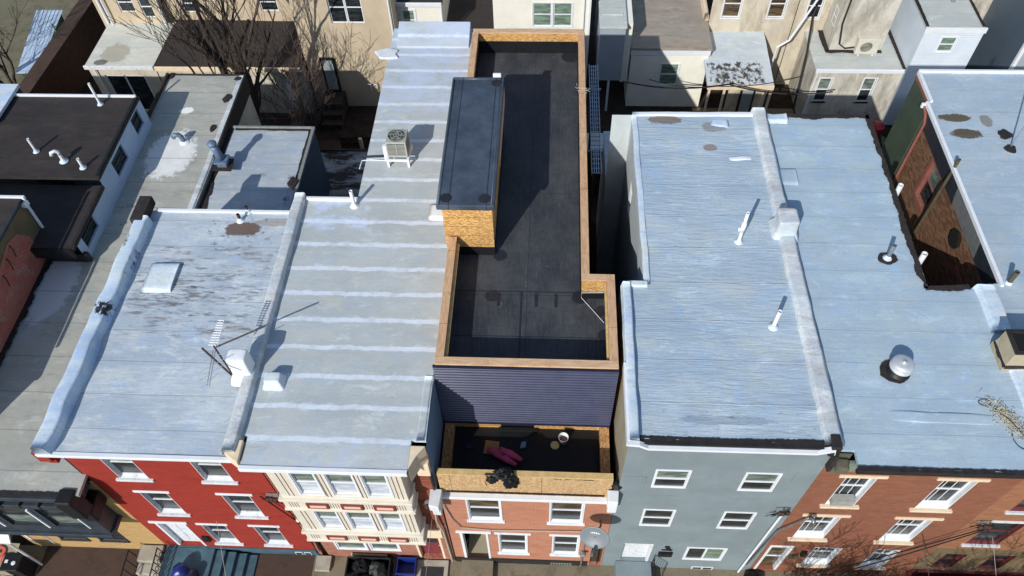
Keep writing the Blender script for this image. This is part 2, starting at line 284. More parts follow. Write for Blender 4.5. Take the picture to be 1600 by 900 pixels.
    M['brown_roof'] = coat('dark_brown_roof', lift=(1, 1, 1), c1=S(50, 45, 44), c2=S(60, 54, 53), stain=S(44, 40, 38), seam=None, streak=.4, wr=.2, thr=(.5, .7), wsc=(2, 2, 2), rough=.85)
    M['green_paint'] = plain('dark_green_paint', S(66, 80, 66), .6, 0, .15, 2, 0, S(60, 76, 60))
    M['rust_red'] = plain('faded_red_frame', S(140, 88, 78), .6, 0, .15, 4)
    M['dark_red'] = plain('dark_red_paint', S(108, 56, 56), .5, 0, .2, 3)
    M['maroon_door'] = plain('maroon_door', S(122, 52, 58), .45, 0, .15, 3)
    M['black_paint'] = plain('black_paint', S(52, 60, 68), .4, 0, .25, 3)
    M['black_iron'] = plain('black_iron', S(26, 27, 29), .5, 0, .2, 6)
    M['dark'] = plain('void_shade', S(16, 15, 15), .9, 0, .2, 3)  # near-black colour stands in for the shade inside openings
    def glass(n, c, r=.12, c2=None):
        t = NT(n); k = t.noise((1.2, 1.2, 5), 1.5, 4, .6, .6); cc = t.mix(t.ramp(k, .4, .65), c, c2 or tuple(x*2.2 for x in c[:3])+(1,)); t.done(cc, r+.08, 0, .35); return t.m
    M['glass'] = glass('dark_window_glass', S(26, 31, 34), .08, S(54, 60, 62))
    M['glass_green'] = glass('greenish_window_glass', S(96, 116, 102), .1, S(130, 150, 134))
    M['glass_pale'] = glass('pale_blind_glass', S(84, 96, 90), .12, S(128, 138, 128))
    M['lace'] = glass('lace_curtain_glass', S(168, 176, 188), .2, S(204, 210, 218))
    M['glass_amber'] = glass('amber_window_glass', S(56, 46, 34), .08, S(104, 88, 64))
    M['blind'] = plain('white_blind', S(190, 190, 180), .6, 0, .1, 3)
    M['concrete'] = stucco('sidewalk_concrete', S(134, 124, 104), S(84, 76, 62), (.45, .7, .7))
    M['concrete_pale'] = stucco('pale_concrete', S(176, 170, 156), S(130, 122, 108), (.45, .7, .6))
    M['brown_paving'] = stucco('brown_paving', S(82, 66, 58), S(54, 44, 40), (.45, .7, .6))
    M['soil'] = stucco('dark_yard_soil', S(64, 54, 46), S(34, 30, 26), (.4, .62, .8), .8)
    M['asphalt'] = stucco('asphalt', S(70, 70, 70), S(50, 50, 50))
    M['dry_grass'] = stucco('pale_yard', S(120, 116, 96), S(76, 70, 56), (.42, .7, .7), .8)
    M['old_wood'] = plain('weathered_dark_wood', S(66, 54, 46), .85, 0, .4, 5, .4)
    M['grey_wood'] = plain('grey_weathered_wood', S(120, 112, 104), .85, 0, .3, 5, .3)
    M['brown_wall'] = brick('brown_garden_brick', S(84, 58, 44), S(66, 46, 36), S(48, 36, 30), 1, .4)
    M['bark'] = plain('brown_bark', S(74, 64, 56), .9, 0, .35, 9, .6)
    M['bark_red'] = plain('reddish_twigs', S(104, 84, 76), .9, 0, .3, 9, .4)
    M['ivy'] = plain('ivy_leaves', S(104, 112, 46), .7, 0, .5, 9)
    M['pvc'] = plain('white_pvc', S(226, 228, 230), .35, 0, .05, 4)
    M['rust'] = plain('rusty_iron', S(78, 56, 46), .8, 0, .4, 14, .3)
    M['olive_metal'] = plain('olive_metal', S(92, 88, 68), .6, .2, .3, 8)
    M['alu'] = plain('aluminium', S(176, 184, 196), .35, .7, .15, 6)
    M['galv'] = plain('galvanised_cap', S(206, 210, 212), .42, .45, .12, 9)
    M['blue_rust'] = plain('blue_gray_flue', S(110, 134, 160), .5, .3, .3, 9, 0, S(112, 88, 66))
    M['ac_beige'] = plain('condenser_casing', S(168, 170, 162), .5, 0, .08, 5)
    M['ac_dark'] = plain('condenser_coil', S(70, 76, 72), .6, .3, .2, 9)
    M['ac_fan'] = plain('fan_blade', S(120, 128, 128), .5, .2, .2, 9)
    M['chim_white'] = plain('white_coated_chimney', S(222, 226, 230), .6, 0, .06, 3, .3)
    M['stone'] = stucco('tan_chimney_stone', S(182, 170, 144), S(140, 124, 98), (.45, .65, .6), .9)
    M['bag'] = plain('black_plastic', S(22, 22, 24), .5, 0, .3, 5, .3, spec=.3)
    M['blue_plastic'] = plain('blue_plastic', S(26, 46, 122), .35, 0, .12, 3)
    M['blue_plastic_dk'] = plain('navy_plastic_bag', S(28, 34, 66), .35, 0, .12, 3)
    M['pink'] = plain('pink_insulation', S(212, 84, 128), .8, 0, .15, 4)
    M['card'] = plain('cardboard', S(178, 126, 82), .8, 0, .12, 4)
    M['yellow_lid'] = plain('pale_yellow_plastic', S(208, 192, 130), .5, 0, .1, 4)
    M['bucket_in'] = plain('reddish_bucket_inside', S(110, 70, 66), .6, 0, .2, 4)
    M['lightblue'] = plain('pale_blue_sheet', S(120, 136, 176), .6, 0, .1, 4)
    M['dish'] = plain('satellite_dish_grey', S(112, 120, 126), .45, 0, .08, 3)
    M['dish_mark'] = plain('dish_lettering', S(196, 200, 204), .5, 0, .02, 3)
    M['rubber_mat'] = plain('door_mat', S(48, 48, 50), .9, 0, .2, 9)
    M['coral'] = plain('coral_pattern', S(222, 96, 84), .6, 0, .1, 5)
    M['metal_box'] = plain('grey_metal_box', S(150, 154, 152), .5, .3, .2, 6)
    M['moss'] = stucco('mossy_cornice', S(104, 98, 84), S(74, 84, 70), (.4, .6, .7))
    M['cornice_green'] = stucco('grey_green_cornice', S(126, 142, 130), S(96, 108, 100), (.4, .6, .7))
    M['window_ac'] = plain('window_unit', S(160, 162, 156), .6, 0, .15, 9)
    M['twig_mesh'] = plain('straw_and_wire', S(196, 190, 168), .8, 0, .3, 12)
    M['wire_black'] = plain('black_cable', S(30, 28, 28), .6, 0, .1, 4)
    M['wire_tan'] = plain('pale_cable', S(170, 160, 146), .6, 0, .1, 4)
    M['red_bin'] = plain('red_plastic', S(150, 28, 40), .4, 0, .12, 3)
    M['green_tarp'] = plain('green_tarp', S(60, 88, 62), .6, 0, .3, 3)
    M['mark'] = plain('stamp_ink', S(40, 30, 24), .8, 0, .1, 3)
defmats()

# ---------------------------------------------------------------- mesh helpers
def org(o):
    p = Vector((0, 0, 0))
    while o is not None: p += o.location; o = o.parent
    return p
class MB:
    def __init__(s): s.v = []; s.f = []; s.mi = []; s.g = []
    def add(s, vs, fs, mi=0):
        b = len(s.v); g0 = len(s.f); s.v += [Vector(p) for p in vs]; s.f += [[b+i for i in f] for f in fs]; s.mi += [mi]*len(fs); s.g.append((b, len(s.v), g0, len(s.f))); return s
    def box(s, x0, x1, y0, y1, z0, z1, mi=0):
        return s.add([(x0, y0, z0), (x1, y0, z0), (x1, y1, z0), (x0, y1, z0), (x0, y0, z1), (x1, y0, z1), (x1, y1, z1), (x0, y1, z1)],
                     [(0, 3, 2, 1), (4, 5, 6, 7), (0, 1, 5, 4), (1, 2, 6, 5), (2, 3, 7, 6), (3, 0, 4, 7)], mi)
    def quad(s, a, b, c, d, mi=0): return s.add([a, b, c, d], [(0, 1, 2, 3)], mi)
    def prism(s, poly, z0, z1, mi=0):
        n = len(poly); vs = [(p[0], p[1], z0) for p in poly]+[(p[0], p[1], z1) for p in poly]
        return s.add(vs, [tuple(reversed(range(n))), tuple(range(n, 2*n))]+[(i, (i+1) % n, n+(i+1) % n, n+i) for i in range(n)], mi)
    def tube(s, pts, r, n=8, mi=0, caps=True):
        v0, f0 = len(s.v), len(s.f)
        pts = [Vector(p) for p in pts]; rs = r if isinstance(r, (list, tuple)) else [r]*len(pts); b = len(s.v); prev = None
        for i, p in enumerate(pts):
            t = (pts[min(i+1, len(pts)-1)]-pts[max(i-1, 0)])
            t = t.normalized() if t.length > 1e-9 else Vector((0, 0, 1))
            if prev is None: a = t.orthogonal().normalized()
            else:
                a = prev - t*prev.dot(t); a = a.normalized() if a.length > 1e-6 else t.orthogonal().normalized()
            prev = a; c = t.cross(a)
            for k in range(n): an = 2*math.pi*k/n; s.v.append(p+(a*math.cos(an)+c*math.sin(an))*rs[i])
        for i in range(len(pts)-1):
            for k in range(n): s.f.append([b+i*n+k, b+i*n+(k+1) % n, b+(i+1)*n+(k+1) % n, b+(i+1)*n+k]); s.mi.append(mi)
        if caps:
            s.f.append([b+k for k in reversed(range(n))]); s.mi.append(mi); e = b+(len(pts)-1)*n; s.f.append([e+k for k in range(n)]); s.mi.append(mi)
        s.g.append((v0, len(s.v), f0, len(s.f))); return s
    def lathe(s, prof, c, n=24, mi=0):
        b = len(s.v)
        for r, z in prof:
            for k in range(n): an = 2*math.pi*k/n; s.v.append(Vector((c[0]+r*math.cos(an), c[1]+r*math.sin(an), c[2]+z)))
        for i in range(len(prof)-1):
            for k in range(n): s.f.append([b+i*n+k, b+i*n+(k+1) % n, b+(i+1)*n+(k+1) % n, b+(i+1)*n+k]); s.mi.append(mi)
        return s
    def each(s, name, mats, parent=None, bevel=0):
        for (v0, v1, f0, f1) in s.g:
            q = MB(); q.v = s.v[v0:v1]; q.f = [[i-v0 for i in f] for f in s.f[f0:f1]]; q.mi = s.mi[f0:f1]; q.build(name, mats, parent, bevel)
    def build(s, name, mats, parent=None, bevel=0, smooth=False, origin=None):
        me = bpy.data.meshes.new(name); o0 = org(parent) if parent is not None else (Vector(origin) if origin else Vector((0, 0, 0)))
        me.from_pydata([p-o0 for p in s.v], [], s.f)
        for m in (mats if isinstance(mats, (list, tuple)) else [mats]): me.materials.append(M[m] if isinstance(m, str) else m)
        for p, i in zip(me.polygons, s.mi): p.material_index = i; p.use_smooth = smooth
        me.update(); o = bpy.data.objects.new(name, me); col.objects.link(o)
        if parent is not None: o.parent = parent
        else: o.location = o0
        if bevel:
            b = o.modifiers.new("bevel", 'BEVEL'); b.width = bevel; b.segments = 2; b.limit_method = 'ANGLE'
        return o
def tag(o, label, cat, group=None, kind=None):
    if label: o['label'] = label
    if cat: o['category'] = cat
    if group: o['group'] = group
    if kind: o['kind'] = kind
    return o
def thing(name, label, cat, loc, group=None):
    o = bpy.data.objects.new(name, None); o.empty_display_size = .2; col.objects.link(o); o.location = loc
    return tag(o, label, cat, group)
def copy_tree(o, parent=None):
    c = o.copy(); col.objects.link(c); c.parent = parent
    for ch in [x for x in bpy.data.objects if x.parent == o]: copy_tree(ch, c)
    return c

def jit(p, a=.01, f=2.0):
    n = noise.noise_vector(Vector(p)*f); return Vector(p)+n*a
def curb(path, wd, h, name, mat, parent, rj=.02, step=.22, sl=.75, taper=False):
    """rounded, hand coated parapet hump along a path of (x,y,z) base points"""
    pts = [Vector(p) for p in path]; out = []
    for a, b in zip(pts, pts[1:]):
        n = max(1, int((b-a).length/step))
        for i in range(n): out.append(a.lerp(b, i/n))
    out.append(pts[-1]); prof = [(-.60, -.05), (-.54, .06), (-.47, .80), (-.41, .97), (-.30, 1.0), (.30, 1.0), (.41, .96), (.46, .80), (.53, .10), (.68, -.05)]
    mb = MB(); k = len(prof)
    for i, p in enumerate(out):
        t = (out[min(i+1, len(out)-1)]-out[max(i-1, 0)]); t.z = 0; t.normalize(); s_ = Vector((t.y, -t.x, 0))
        fd = min(1, i/4, (len(out)-1-i)/4) if taper else 1
        for u, v in prof: v = v*fd if v > 0 else v; mb.v.append(jit(jit(p+s_*u*wd+Vector((0, 0, v*h)), rj, 1.1), rj*.5, 5.0))
    for i in range(len(out)-1):
        for j in range(k-1): mb.f.append([i*k+j, i*k+j+1, (i+1)*k+j+1, (i+1)*k+j]); mb.mi.append(0)
    mb.f.append(list(range(k))); e = (len(out)-1)*k; mb.f.append([e+j for j in reversed(range(k))]); mb.mi += [0, 0]
    return mb.build(name, mat, parent, smooth=True)
def sheet(rects, zf, name, mat, parent, step=.3, amp=.012, skirt=.12):
    """roof sheet: one welded grid over a union of rectangles (x0,x1,y0,y1), slightly wavy, with a skirt down the rim"""
    def cuts(vals):
        vals = sorted(set(vals)); out = []
        for a, b in zip(vals, vals[1:]):
            n = max(1, int(round((b-a)/step))); out += [a+(b-a)*k/n for k in range(n)]
        return out+[vals[-1]]
    xs = cuts([q for r_ in rects for q in r_[:2]]); ys = cuts([q for r_ in rects for q in r_[2:]]); mb = MB(); idx = {}; edges = {}
    def vert(i, j):
        if (i, j) not in idx:
            x, y = xs[i], ys[j]; idx[(i, j)] = len(mb.v)
            mb.v.append(Vector((x, y, zf(x, y)+amp*(noise.noise(Vector((x*.9, y*1.6, 1)))+.5*noise.noise(Vector((x*2.3, y*3.1, 5)))))))
        return idx[(i, j)]
    for j in range(len(ys)-1):
        for i in range(len(xs)-1):
            cx, cy = (xs[i]+xs[i+1])/2, (ys[j]+ys[j+1])/2
            if not any(r_[0] < cx < r_[1] and r_[2] < cy < r_[3] for r_ in rects): continue
            q = [vert(i, j), vert(i+1, j), vert(i+1, j+1), vert(i, j+1)]; mb.f.append(q); mb.mi.append(0)
            for a, b in zip(q, q[1:]+q[:1]): edges[(a, b)] = 1
    low = {}
    def lo(a):
        if a not in low: low[a] = len(mb.v); mb.v.append(mb.v[a]-Vector((0, 0, skirt)))
        return low[a]
    nf = len(mb.f)
    for (a, b) in list(edges):
        if (b, a) not in edges: mb.f.append([b, a, lo(a), lo(b)]); mb.mi.append(0)
    o = mb.build(name, mat, parent, smooth=True)
    for p_ in list(o.data.polygons)[nf:]: p_.use_smooth = False
    es = {}
    for p_ in list(o.data.polygons)[nf:]:
        for ek in p_.edge_keys: es[ek] = 1
    for e in o.data.edges:
        if e.key in es: e.use_edge_sharp = True
    return o
def ragged(path, wd, z, name, mat, parent, amp=.02, step=.05, th=.012):
    """hand brushed strip with a ragged edge lying on a roof"""
    pts = [Vector((p[0], p[1], p[2] if len(p) > 2 else z)) for p in path]; out = []
    for a, b in zip(pts, pts[1:]):
        n = max(1, int((b-a).length/step))
        for i in range(n): out.append(a.lerp(b, i/n))
    out.append(pts[-1]); mb = MB()
    for i, p in enumerate(out):
        t = (out[min(i+1, len(out)-1)]-out[max(i-1, 0)]); t.z = 0; t.normalize(); s_ = Vector((t.y, -t.x, 0))
        a1 = amp*(1.8*noise.noise(p*2.3)+.6*noise.noise(p*9)+rnd.uniform(-.25, .25)); a2 = rnd.uniform(-amp, amp)*.3
        l = p-s_*(wd/2+a2); r = p+s_*(wd/2+a1)
        mb.v += [l, l+Vector((0, 0, th)), r+Vector((0, 0, th)), r]
    for i in range(len(out)-1):
        for j in range(3): mb.f.append([i*4+j, i*4+j+1, i*4+4+j+1, i*4+4+j]); mb.mi.append(0)
    return mb.build(name, mat, parent)

class Fr:      # wall frame: origin, along, inward
    def __init__(s, O, U, N): s.O = Vector(O); s.U = Vector(U); s.N = Vector(N)
    def p(s, u, v, d=0): return s.O+s.U*u+Vector((0, 0, v))+s.N*d
    def box(s, mb, u0, u1, v0, v1, d0, d1, mi=0):
        P = [s.p(u0, v0, d0), s.p(u1, v0, d0), s.p(u1, v0, d1), s.p(u0, v0, d1), s.p(u0, v1, d0), s.p(u1, v1, d0), s.p(u1, v1, d1), s.p(u0, v1, d1)]
        mb.add(P, [(0, 3, 2, 1), (4, 5, 6, 7), (0, 1, 5, 4), (1, 2, 6, 5), (2, 3, 7, 6), (3, 0, 4, 7)], mi)
def front(y=8.04, z=0): return Fr((0, y, z), (1, 0, 0), (0, 1, 0))          # faces the street
def leftface(x): return Fr((x, 0, 0), (0, 1, 0), (1, 0, 0))                  # faces -x
def rightface(x): return Fr((x, 0, 0), (0, 1, 0), (-1, 0, 0))                # faces +x
def wall(fr, u0, u1, v0, v1, holes, name, mat, parent, depth=.2):
    mb = MB(); us = sorted({u0, u1, *[h[0] for h in holes], *[h[1] for h in holes]}); vs_ = sorted({v0, v1, *[h[2] for h in holes], *[h[3] for h in holes]})
    us = [u for u in us if u0 <= u <= u1]; vs_ = [v for v in vs_ if v0 <= v <= v1]
    for a, b in zip(us, us[1:]):
        for c, d in zip(vs_, vs_[1:]):
            cu, cv = (a+b)/2, (c+d)/2
            if any(h[0] < cu < h[1] and h[2] < cv < h[3] for h in holes): continue
            mb.quad(fr.p(a, c), fr.p(b, c), fr.p(b, d), fr.p(a, d))
    for h in holes:
        a, b, c, d = h[:4]; k = depth
        mb.quad(fr.p(a, c), fr.p(a, c, k), fr.p(a, d, k), fr.p(a, d)); mb.quad(fr.p(b, c), fr.p(b, d), fr.p(b, d, k), fr.p(b, c, k))
        mb.quad(fr.p(a, c), fr.p(b, c), fr.p(b, c, k), fr.p(a, c, k)); mb.quad(fr.p(a, d), fr.p(a, d, k), fr.p(b, d, k), fr.p(b, d))
    return mb.build(name, mat, parent)
def window(par, fr, h, depth=.15, frame='white', up='glass', lo='glass', sill=None, lintel=None, jamb=True, munt=None, casing=0, slider=False, fw=.05, base=0, name='window', ac=False, jm=None):
    """sash window in opening h=(u0,u1,v0,v1): frame mesh with panes, sill and lintel as children"""
    u0, u1, v0, v1 = h[:4]; mb = MB(); d0, d1 = depth-.03, depth+.02
    if base:   # deep sloping inner sill block
        mb.add([fr.p(u0+.003, v0+.003, .0), fr.p(u1-.003, v0+.003, .0), fr.p(u1-.003, v0+base, depth-.03), fr.p(u0+.003, v0+base, depth-.03)], [(0, 1, 2, 3)], 0)
        v0b = v0+base
    else: v0b = v0
    fr.box(mb, u0+.003, u0+fw, v0b, v1-.003, d0, d1); fr.box(mb, u1-fw, u1-.003, v0b, v1-.003, d0, d1)
    fr.box(mb, u0+fw, u1-fw, v0b, v0b+fw, d0, d1); fr.box(mb, u0+fw, u1-fw, v1-fw, v1-.003, d0, d1)
    um, vm = (u0+u1)/2, (v0b+v1)/2
    if slider: fr.box(mb, um-.03, um+.03, v0b+fw, v1-fw, d0, d1)
    else: fr.box(mb, u0+fw, u1-fw, vm-.025, vm+.025, d0, d1)
    if munt:
        nc, nr = munt
        for i in range(1, nc): u = u0+fw+(u1-u0-2*fw)*i/nc; fr.box(mb, u-.009, u+.009, v0b+fw, v1-fw, depth-.012, depth+.012)
        for half in ((v0b+fw, vm-.025), (vm+.025, v1-fw)):
            for j in range(1, nr): v = half[0]+(half[1]-half[0])*j/nr; fr.box(mb, u0+fw, u1-fw, v-.009, v+.009, depth-.011, depth+.011)
    if jamb:
        for (a, b) in ((u0+.002, u0+.022), (u1-.022, u1-.002)): fr.box(mb, a, b, v0+.002, v1-.002, -.004, depth-.03)
        fr.box(mb, u0+.022, u1-.022, v1-.022, v1-.002, -.004, depth-.03)
    if casing:
        c = casing; fr.box(mb, u0-c, u0-.001, v0-c, v1+c, -.025, .004); fr.box(mb, u1+.001, u1+c, v0-c, v1+c, -.025, .004)
        fr.box(mb, u0-.001, u1+.001, v0-c, v0-.001, -.025, .004); fr.box(mb, u0-.001, u1+.001, v1+.001, v1+c, -.025, .004)
    w_ = mb.build(name, frame, par, bevel=.004)
    g = MB()
    if slider:
        g.quad(fr.p(u0+.01, v0b+.01, depth), fr.p(um, v0b+.01, depth), fr.p(um, v1-.01, depth), fr.p(u0+.01, v1-.01, depth), 0)
        g.quad(fr.p(um, v0b+.01, depth), fr.p(u1-.01, v0b+.01, depth), fr.p(u1-.01, v1-.01, depth), fr.p(um, v1-.01, depth), 1)
    else:
        g.quad(fr.p(u0+.01, v0b+.01, depth), fr.p(u1-.01, v0b+.01, depth), fr.p(u1-.01, vm, depth), fr.p(u0+.01, vm, depth), 0)
        g.quad(fr.p(u0+.01, vm, depth), fr.p(u1-.01, vm, depth), fr.p(u1-.01, v1-.01, depth), fr.p(u0+.01, v1-.01, depth), 1)
    g.build('pane', [lo, up], w_)
    if sill:
        m = MB(); e, hh, pr, sm = sill; fr.box(m, u0-e, u1+e, v0-hh, v0, -pr, depth-.04); m.build('sill', sm, w_, bevel=.008)
    if lintel:
        m = MB(); e, hh, pr, sm = lintel; fr.box(m, u0-e, u1+e, v1, v1+hh, -pr, .02); m.build('lintel', sm, w_, bevel=.006)
    if ac:
        m = MB(); fr.box(m, u0+.08, u1-.12, v0b+.02, v0b+.3, -.1, depth-.03)
        for i in range(7): fr.box(m, u0+.1, u1-.14, v0b+.05+i*.034, v0b+.06+i*.034, -.108, -.1)
        m.build('window_air_conditioner', 'window_ac', w_, bevel=.01)
    return w_
def door(par, fr, h, depth=.2, frame='white', leaf='white', lintel=None, glassm=None, step=None):
    u0, u1, v0, v1 = h; mb = MB(); d0, d1 = depth-.06, depth+.02
    fr.box(mb, u0+.003, u0+.08, v0, v1-.003, -.006, d1); fr.box(mb, u1-.08, u1-.003, v0, v1-.003, -.006, d1); fr.box(mb, u0+.08, u1-.08, v1-.08, v1-.003, -.006, d1)
    dr = mb.build('door', frame, par, bevel=.005); m = MB(); fr.box(m, u0+.08, u1-.08, v0, v1-.08, depth-.02, depth+.02)
    for (a, b) in ((.12, .42), (.5, .92)):
        H = v1-v0-.1
        for (c, d) in ((.14, .46), (.54, .86)):
            W = u1-u0-.16; fr.box(m, u0+.08+W*c, u0+.08+W*d, v0+H*a, v0+H*b, depth-.032, depth-.021)
    m.build('door_leaf', leaf, dr, bevel=.004)
    if glassm: m = MB(); fr.box(m, u0+.2, u1-.2, v0+(v1-v0)*.55, v1-.2, depth-.042, depth-.034); m.build('door_pane', glassm, dr)
    m = MB(); a = fr.p(u1-.15, v0+(v1-v0)*.45, depth-.05); m.lathe([(0.001, -.03), (.03, -.015), (.03, .015), (.001, .03)], a, 8); m.build('handle', 'metal_box', dr)
    if lintel: m = MB(); e, hh, pr, sm = lintel; fr.box(m, u0-e, u1+e, v1, v1+hh, -pr, .02); m.build('lintel', sm, dr, bevel=.006)
    return dr
def sides(par, x0, x1, y0, y1, z0, z1, mat, which='lrb', name='side_wall'):
    for c in which:
        mb = MB()
        if c == 'l': mb.quad((x0, y0, z0), (x0, y1, z0), (x0, y1, z1), (x0, y0, z1))
        if c == 'r': mb.quad((x1, y0, z0), (x1, y1, z0), (x1, y1, z1), (x1, y0, z1))
        if c == 'b': mb.quad((x0, y1, z0), (x1, y1, z0), (x1, y1, z1), (x0, y1, z1))
        if c == 'f': mb.quad((x0, y0, z0), (x1, y0, z0), (x1, y0, z1), (x0, y0, z1))
        mb.build({'b': 'rear_wall', 'f': 'front_wall'}.get(c, name), mat, par)
def bx(par, name, mat, *c, bevel=.01):
    return MB().box(*c).build(name, mat, par, bevel=bevel)

# ================================================================ ground
def ground():
    m = MB(); m.box(-160, 160, -120, 240, -.5, 0); tag(m.build('ground', 'soil'), None, None, kind='structure')
    m = MB(); m.box(-60, 60, 5.2, 8.035, .004, .10); tag(m.build('sidewalk', 'concrete'), None, None, kind='structure')
    m = MB(); m.box(-60, 60, 4.95, 5.2, .0, .12); tag(m.build('kerb', 'concrete_pale'), None, None, kind='structure')
    m = MB(); m.box(-100, 100, -8, 4.95, -.1, .008); tag(m.build('road', 'asphalt'), None, None, kind='structure')
    m = MB(); m.box(-16.9, -13.45, 5.4, 8.03, .1, .106); m.box(-9.85, -7.6, 5.4, 8.03, .1, .106); tag(m.build('brick_paving', 'brown_paving'), None, None, kind='structure')
    m = MB(); m.box(-40, -26.5, 31, 44, .0, .012); tag(m.build('yard', 'dry_grass'), None, None, kind='structure')
    m = MB(); m.box(7.2, 12.2, 27.0, 31, .0, .012); tag(m.build('patio', 'concrete'), None, None, kind='structure')
    m = MB(); m.box(-12.4, -8.2, 25.6, 28.3, .0, .012); tag(m.build('patio', 'brown_paving'), None, None, kind='structure')
ground()

# ================================================================ far left house (dark roof, white siding ell)
def house_far_left():
    h = thing('row_house', 'dark roofed house with pale siding along its wing and worn red brick end wall', 'house', (-19, 10, 0), 'row houses along the street')
    # rear wing
    sh = rightface(-15.15)
    wins = [(15.75, 16.75, 6.85, 7.5), (18.9, 19.9, 6.95, 7.65), (21.0, 21.7, 7.0, 7.7)]
    def topz(y): return 7.52 if y < 17.95 else 7.9
    wall(sh, 15.4, 17.95, 0, 7.5, [w_ for w_ in wins if w_[1] < 17.95], 'side_wall', 'siding_blue', h, .12)
    wall(sh, 17.95, 22.1, 0, 7.88, [w_ for w_ in wins if w_[0] > 17.95], 'side_wall', 'siding_blue', h, .12)
    for w_ in wins: window(h, sh, w_, .1, 'black_paint', 'glass', 'glass', jamb=False, fw=.03)
    sides(h, -26, -15.15, 15.4, 22.1, 0, 7.88, 'siding_blue', 'b')
    sheet([(-26, -15.13, 17.95, 22.12)], lambda x, y: 7.9, 'roof', 'roof_black', h)
    sheet([(-26, -15.13, 15.2, 17.95)], lambda x, y: 7.52, 'roof', 'roof_black', h)
    ragged([(-15.2, 15.3, 7.53), (-15.2, 17.9, 7.53)], .1, 0, 'roof_edge', 'black_tar', h)
    ragged([(-15.2, 18.0, 7.93), (-15.2, 22.0, 7.93)], .1, 0, 'roof_edge', 'rubber_dark', h, .01)
    m = MB(); m.box(-21.3, -15.2, 22.02, 22.1, 7.9, 7.99); m.build('gutter', 'white', h, bevel=.01)
    m = MB(); m.box(-26, -15.2, 15.1, 15.2, 7.1, 7.5); m.build('fascia', 'rubber_dark', h)
        # front block with brick patch end wall
    m = MB(); m.quad((-16.55, 8.04, 0), (-16.55, 16.05, 0), (-16.55, 16.05, 8.85), (-16.55, 8.04, 8.85)); m.build('end_wall', 'ochre_render', h)
    m = MB(); pts = [(9.5, 6.62), (13.0, 6.62), (15.2, 6.7), (15.5, 7.1), (15.45, 7.8), (15.1, 8.3), (14.6, 8.45), (13.6, 8.2), (12.5, 8.4), (11.6, 8.2), (9.5, 8.4)]
    n = len(pts); m.add([(-16.53, p[0], p[1]) for p in pts], [tuple(range(n))]); m.build('brick_patch', 'rough_brick', h)
    sides(h, -26, -16.55, 8.04, 16.05, 0, 8.85, 'siding_blue', 'b')
    sheet([(-26, -16.5, 8.0, 16.1)], lambda x, y: 8.86, 'roof', 'roof_black', h)
    m = MB(); m.box(-26, -16.4, 16.08, 16.17, 8.8, 8.92); m.tube([(-16.45, 16.14, 8.85), (-16.5, 16.12, 8.6), (-16.49, 16.0, 6.7)], .05, 8); m.box(-16.62, -16.4, 15.96, 16.16, 8.55, 8.72); m.build('downspout', 'white', h, bevel=.01)
    m = MB(); m.tube([(-16.44, 15.8, 8.9), (-16.44, 12.5, 8.9), (-16.44, 9, 8.9)], .05, 6); m.build('gutter', 'black_paint', h)
    m = MB(); m.tube([(-16.75, 14.5, 8.93), (-16.75, 12.5, 8.93)], .08, 8); m.build('trim', 'siding_blue', h)
    ragged([(-16.5, 9, 6.63), (-16.5, 16.3, 6.63)], .3, 0, 'base_flashing', 'black_tar', h, .07)
    m = MB(); m.box(-16.5, -15.0, 15.35, 15.5, 6.62, 7.0); m.build('flashing', 'rubber_dark', h, bevel=.02)
    for (y, z) in ((14.6, 8.35), (14.2, 8.2), (13.7, 8.0)): m = MB(); m.tube([(-16.52, y, z), (-16.4, y-.1, z-.08), (-16.38, y-.2, z-.3)], .02, 6); m.build('bracket', 'black_iron', h)
house_far_left()
def house_corner():
    h = thing('row_house', 'silver coated roof corner beyond the dark roof at the left edge', 'house', (-23, 21, 0), 'row houses along the street')
    sheet([(-27, -19.75, 20.5, 22.5)], lambda x, y: 8.08+.02, 'roof', 'silver_curb', h); sides(h, -27, -19.8, 20.5, 22.5, 0, 8.0, 'black_paint', 'rfb')
house_corner()

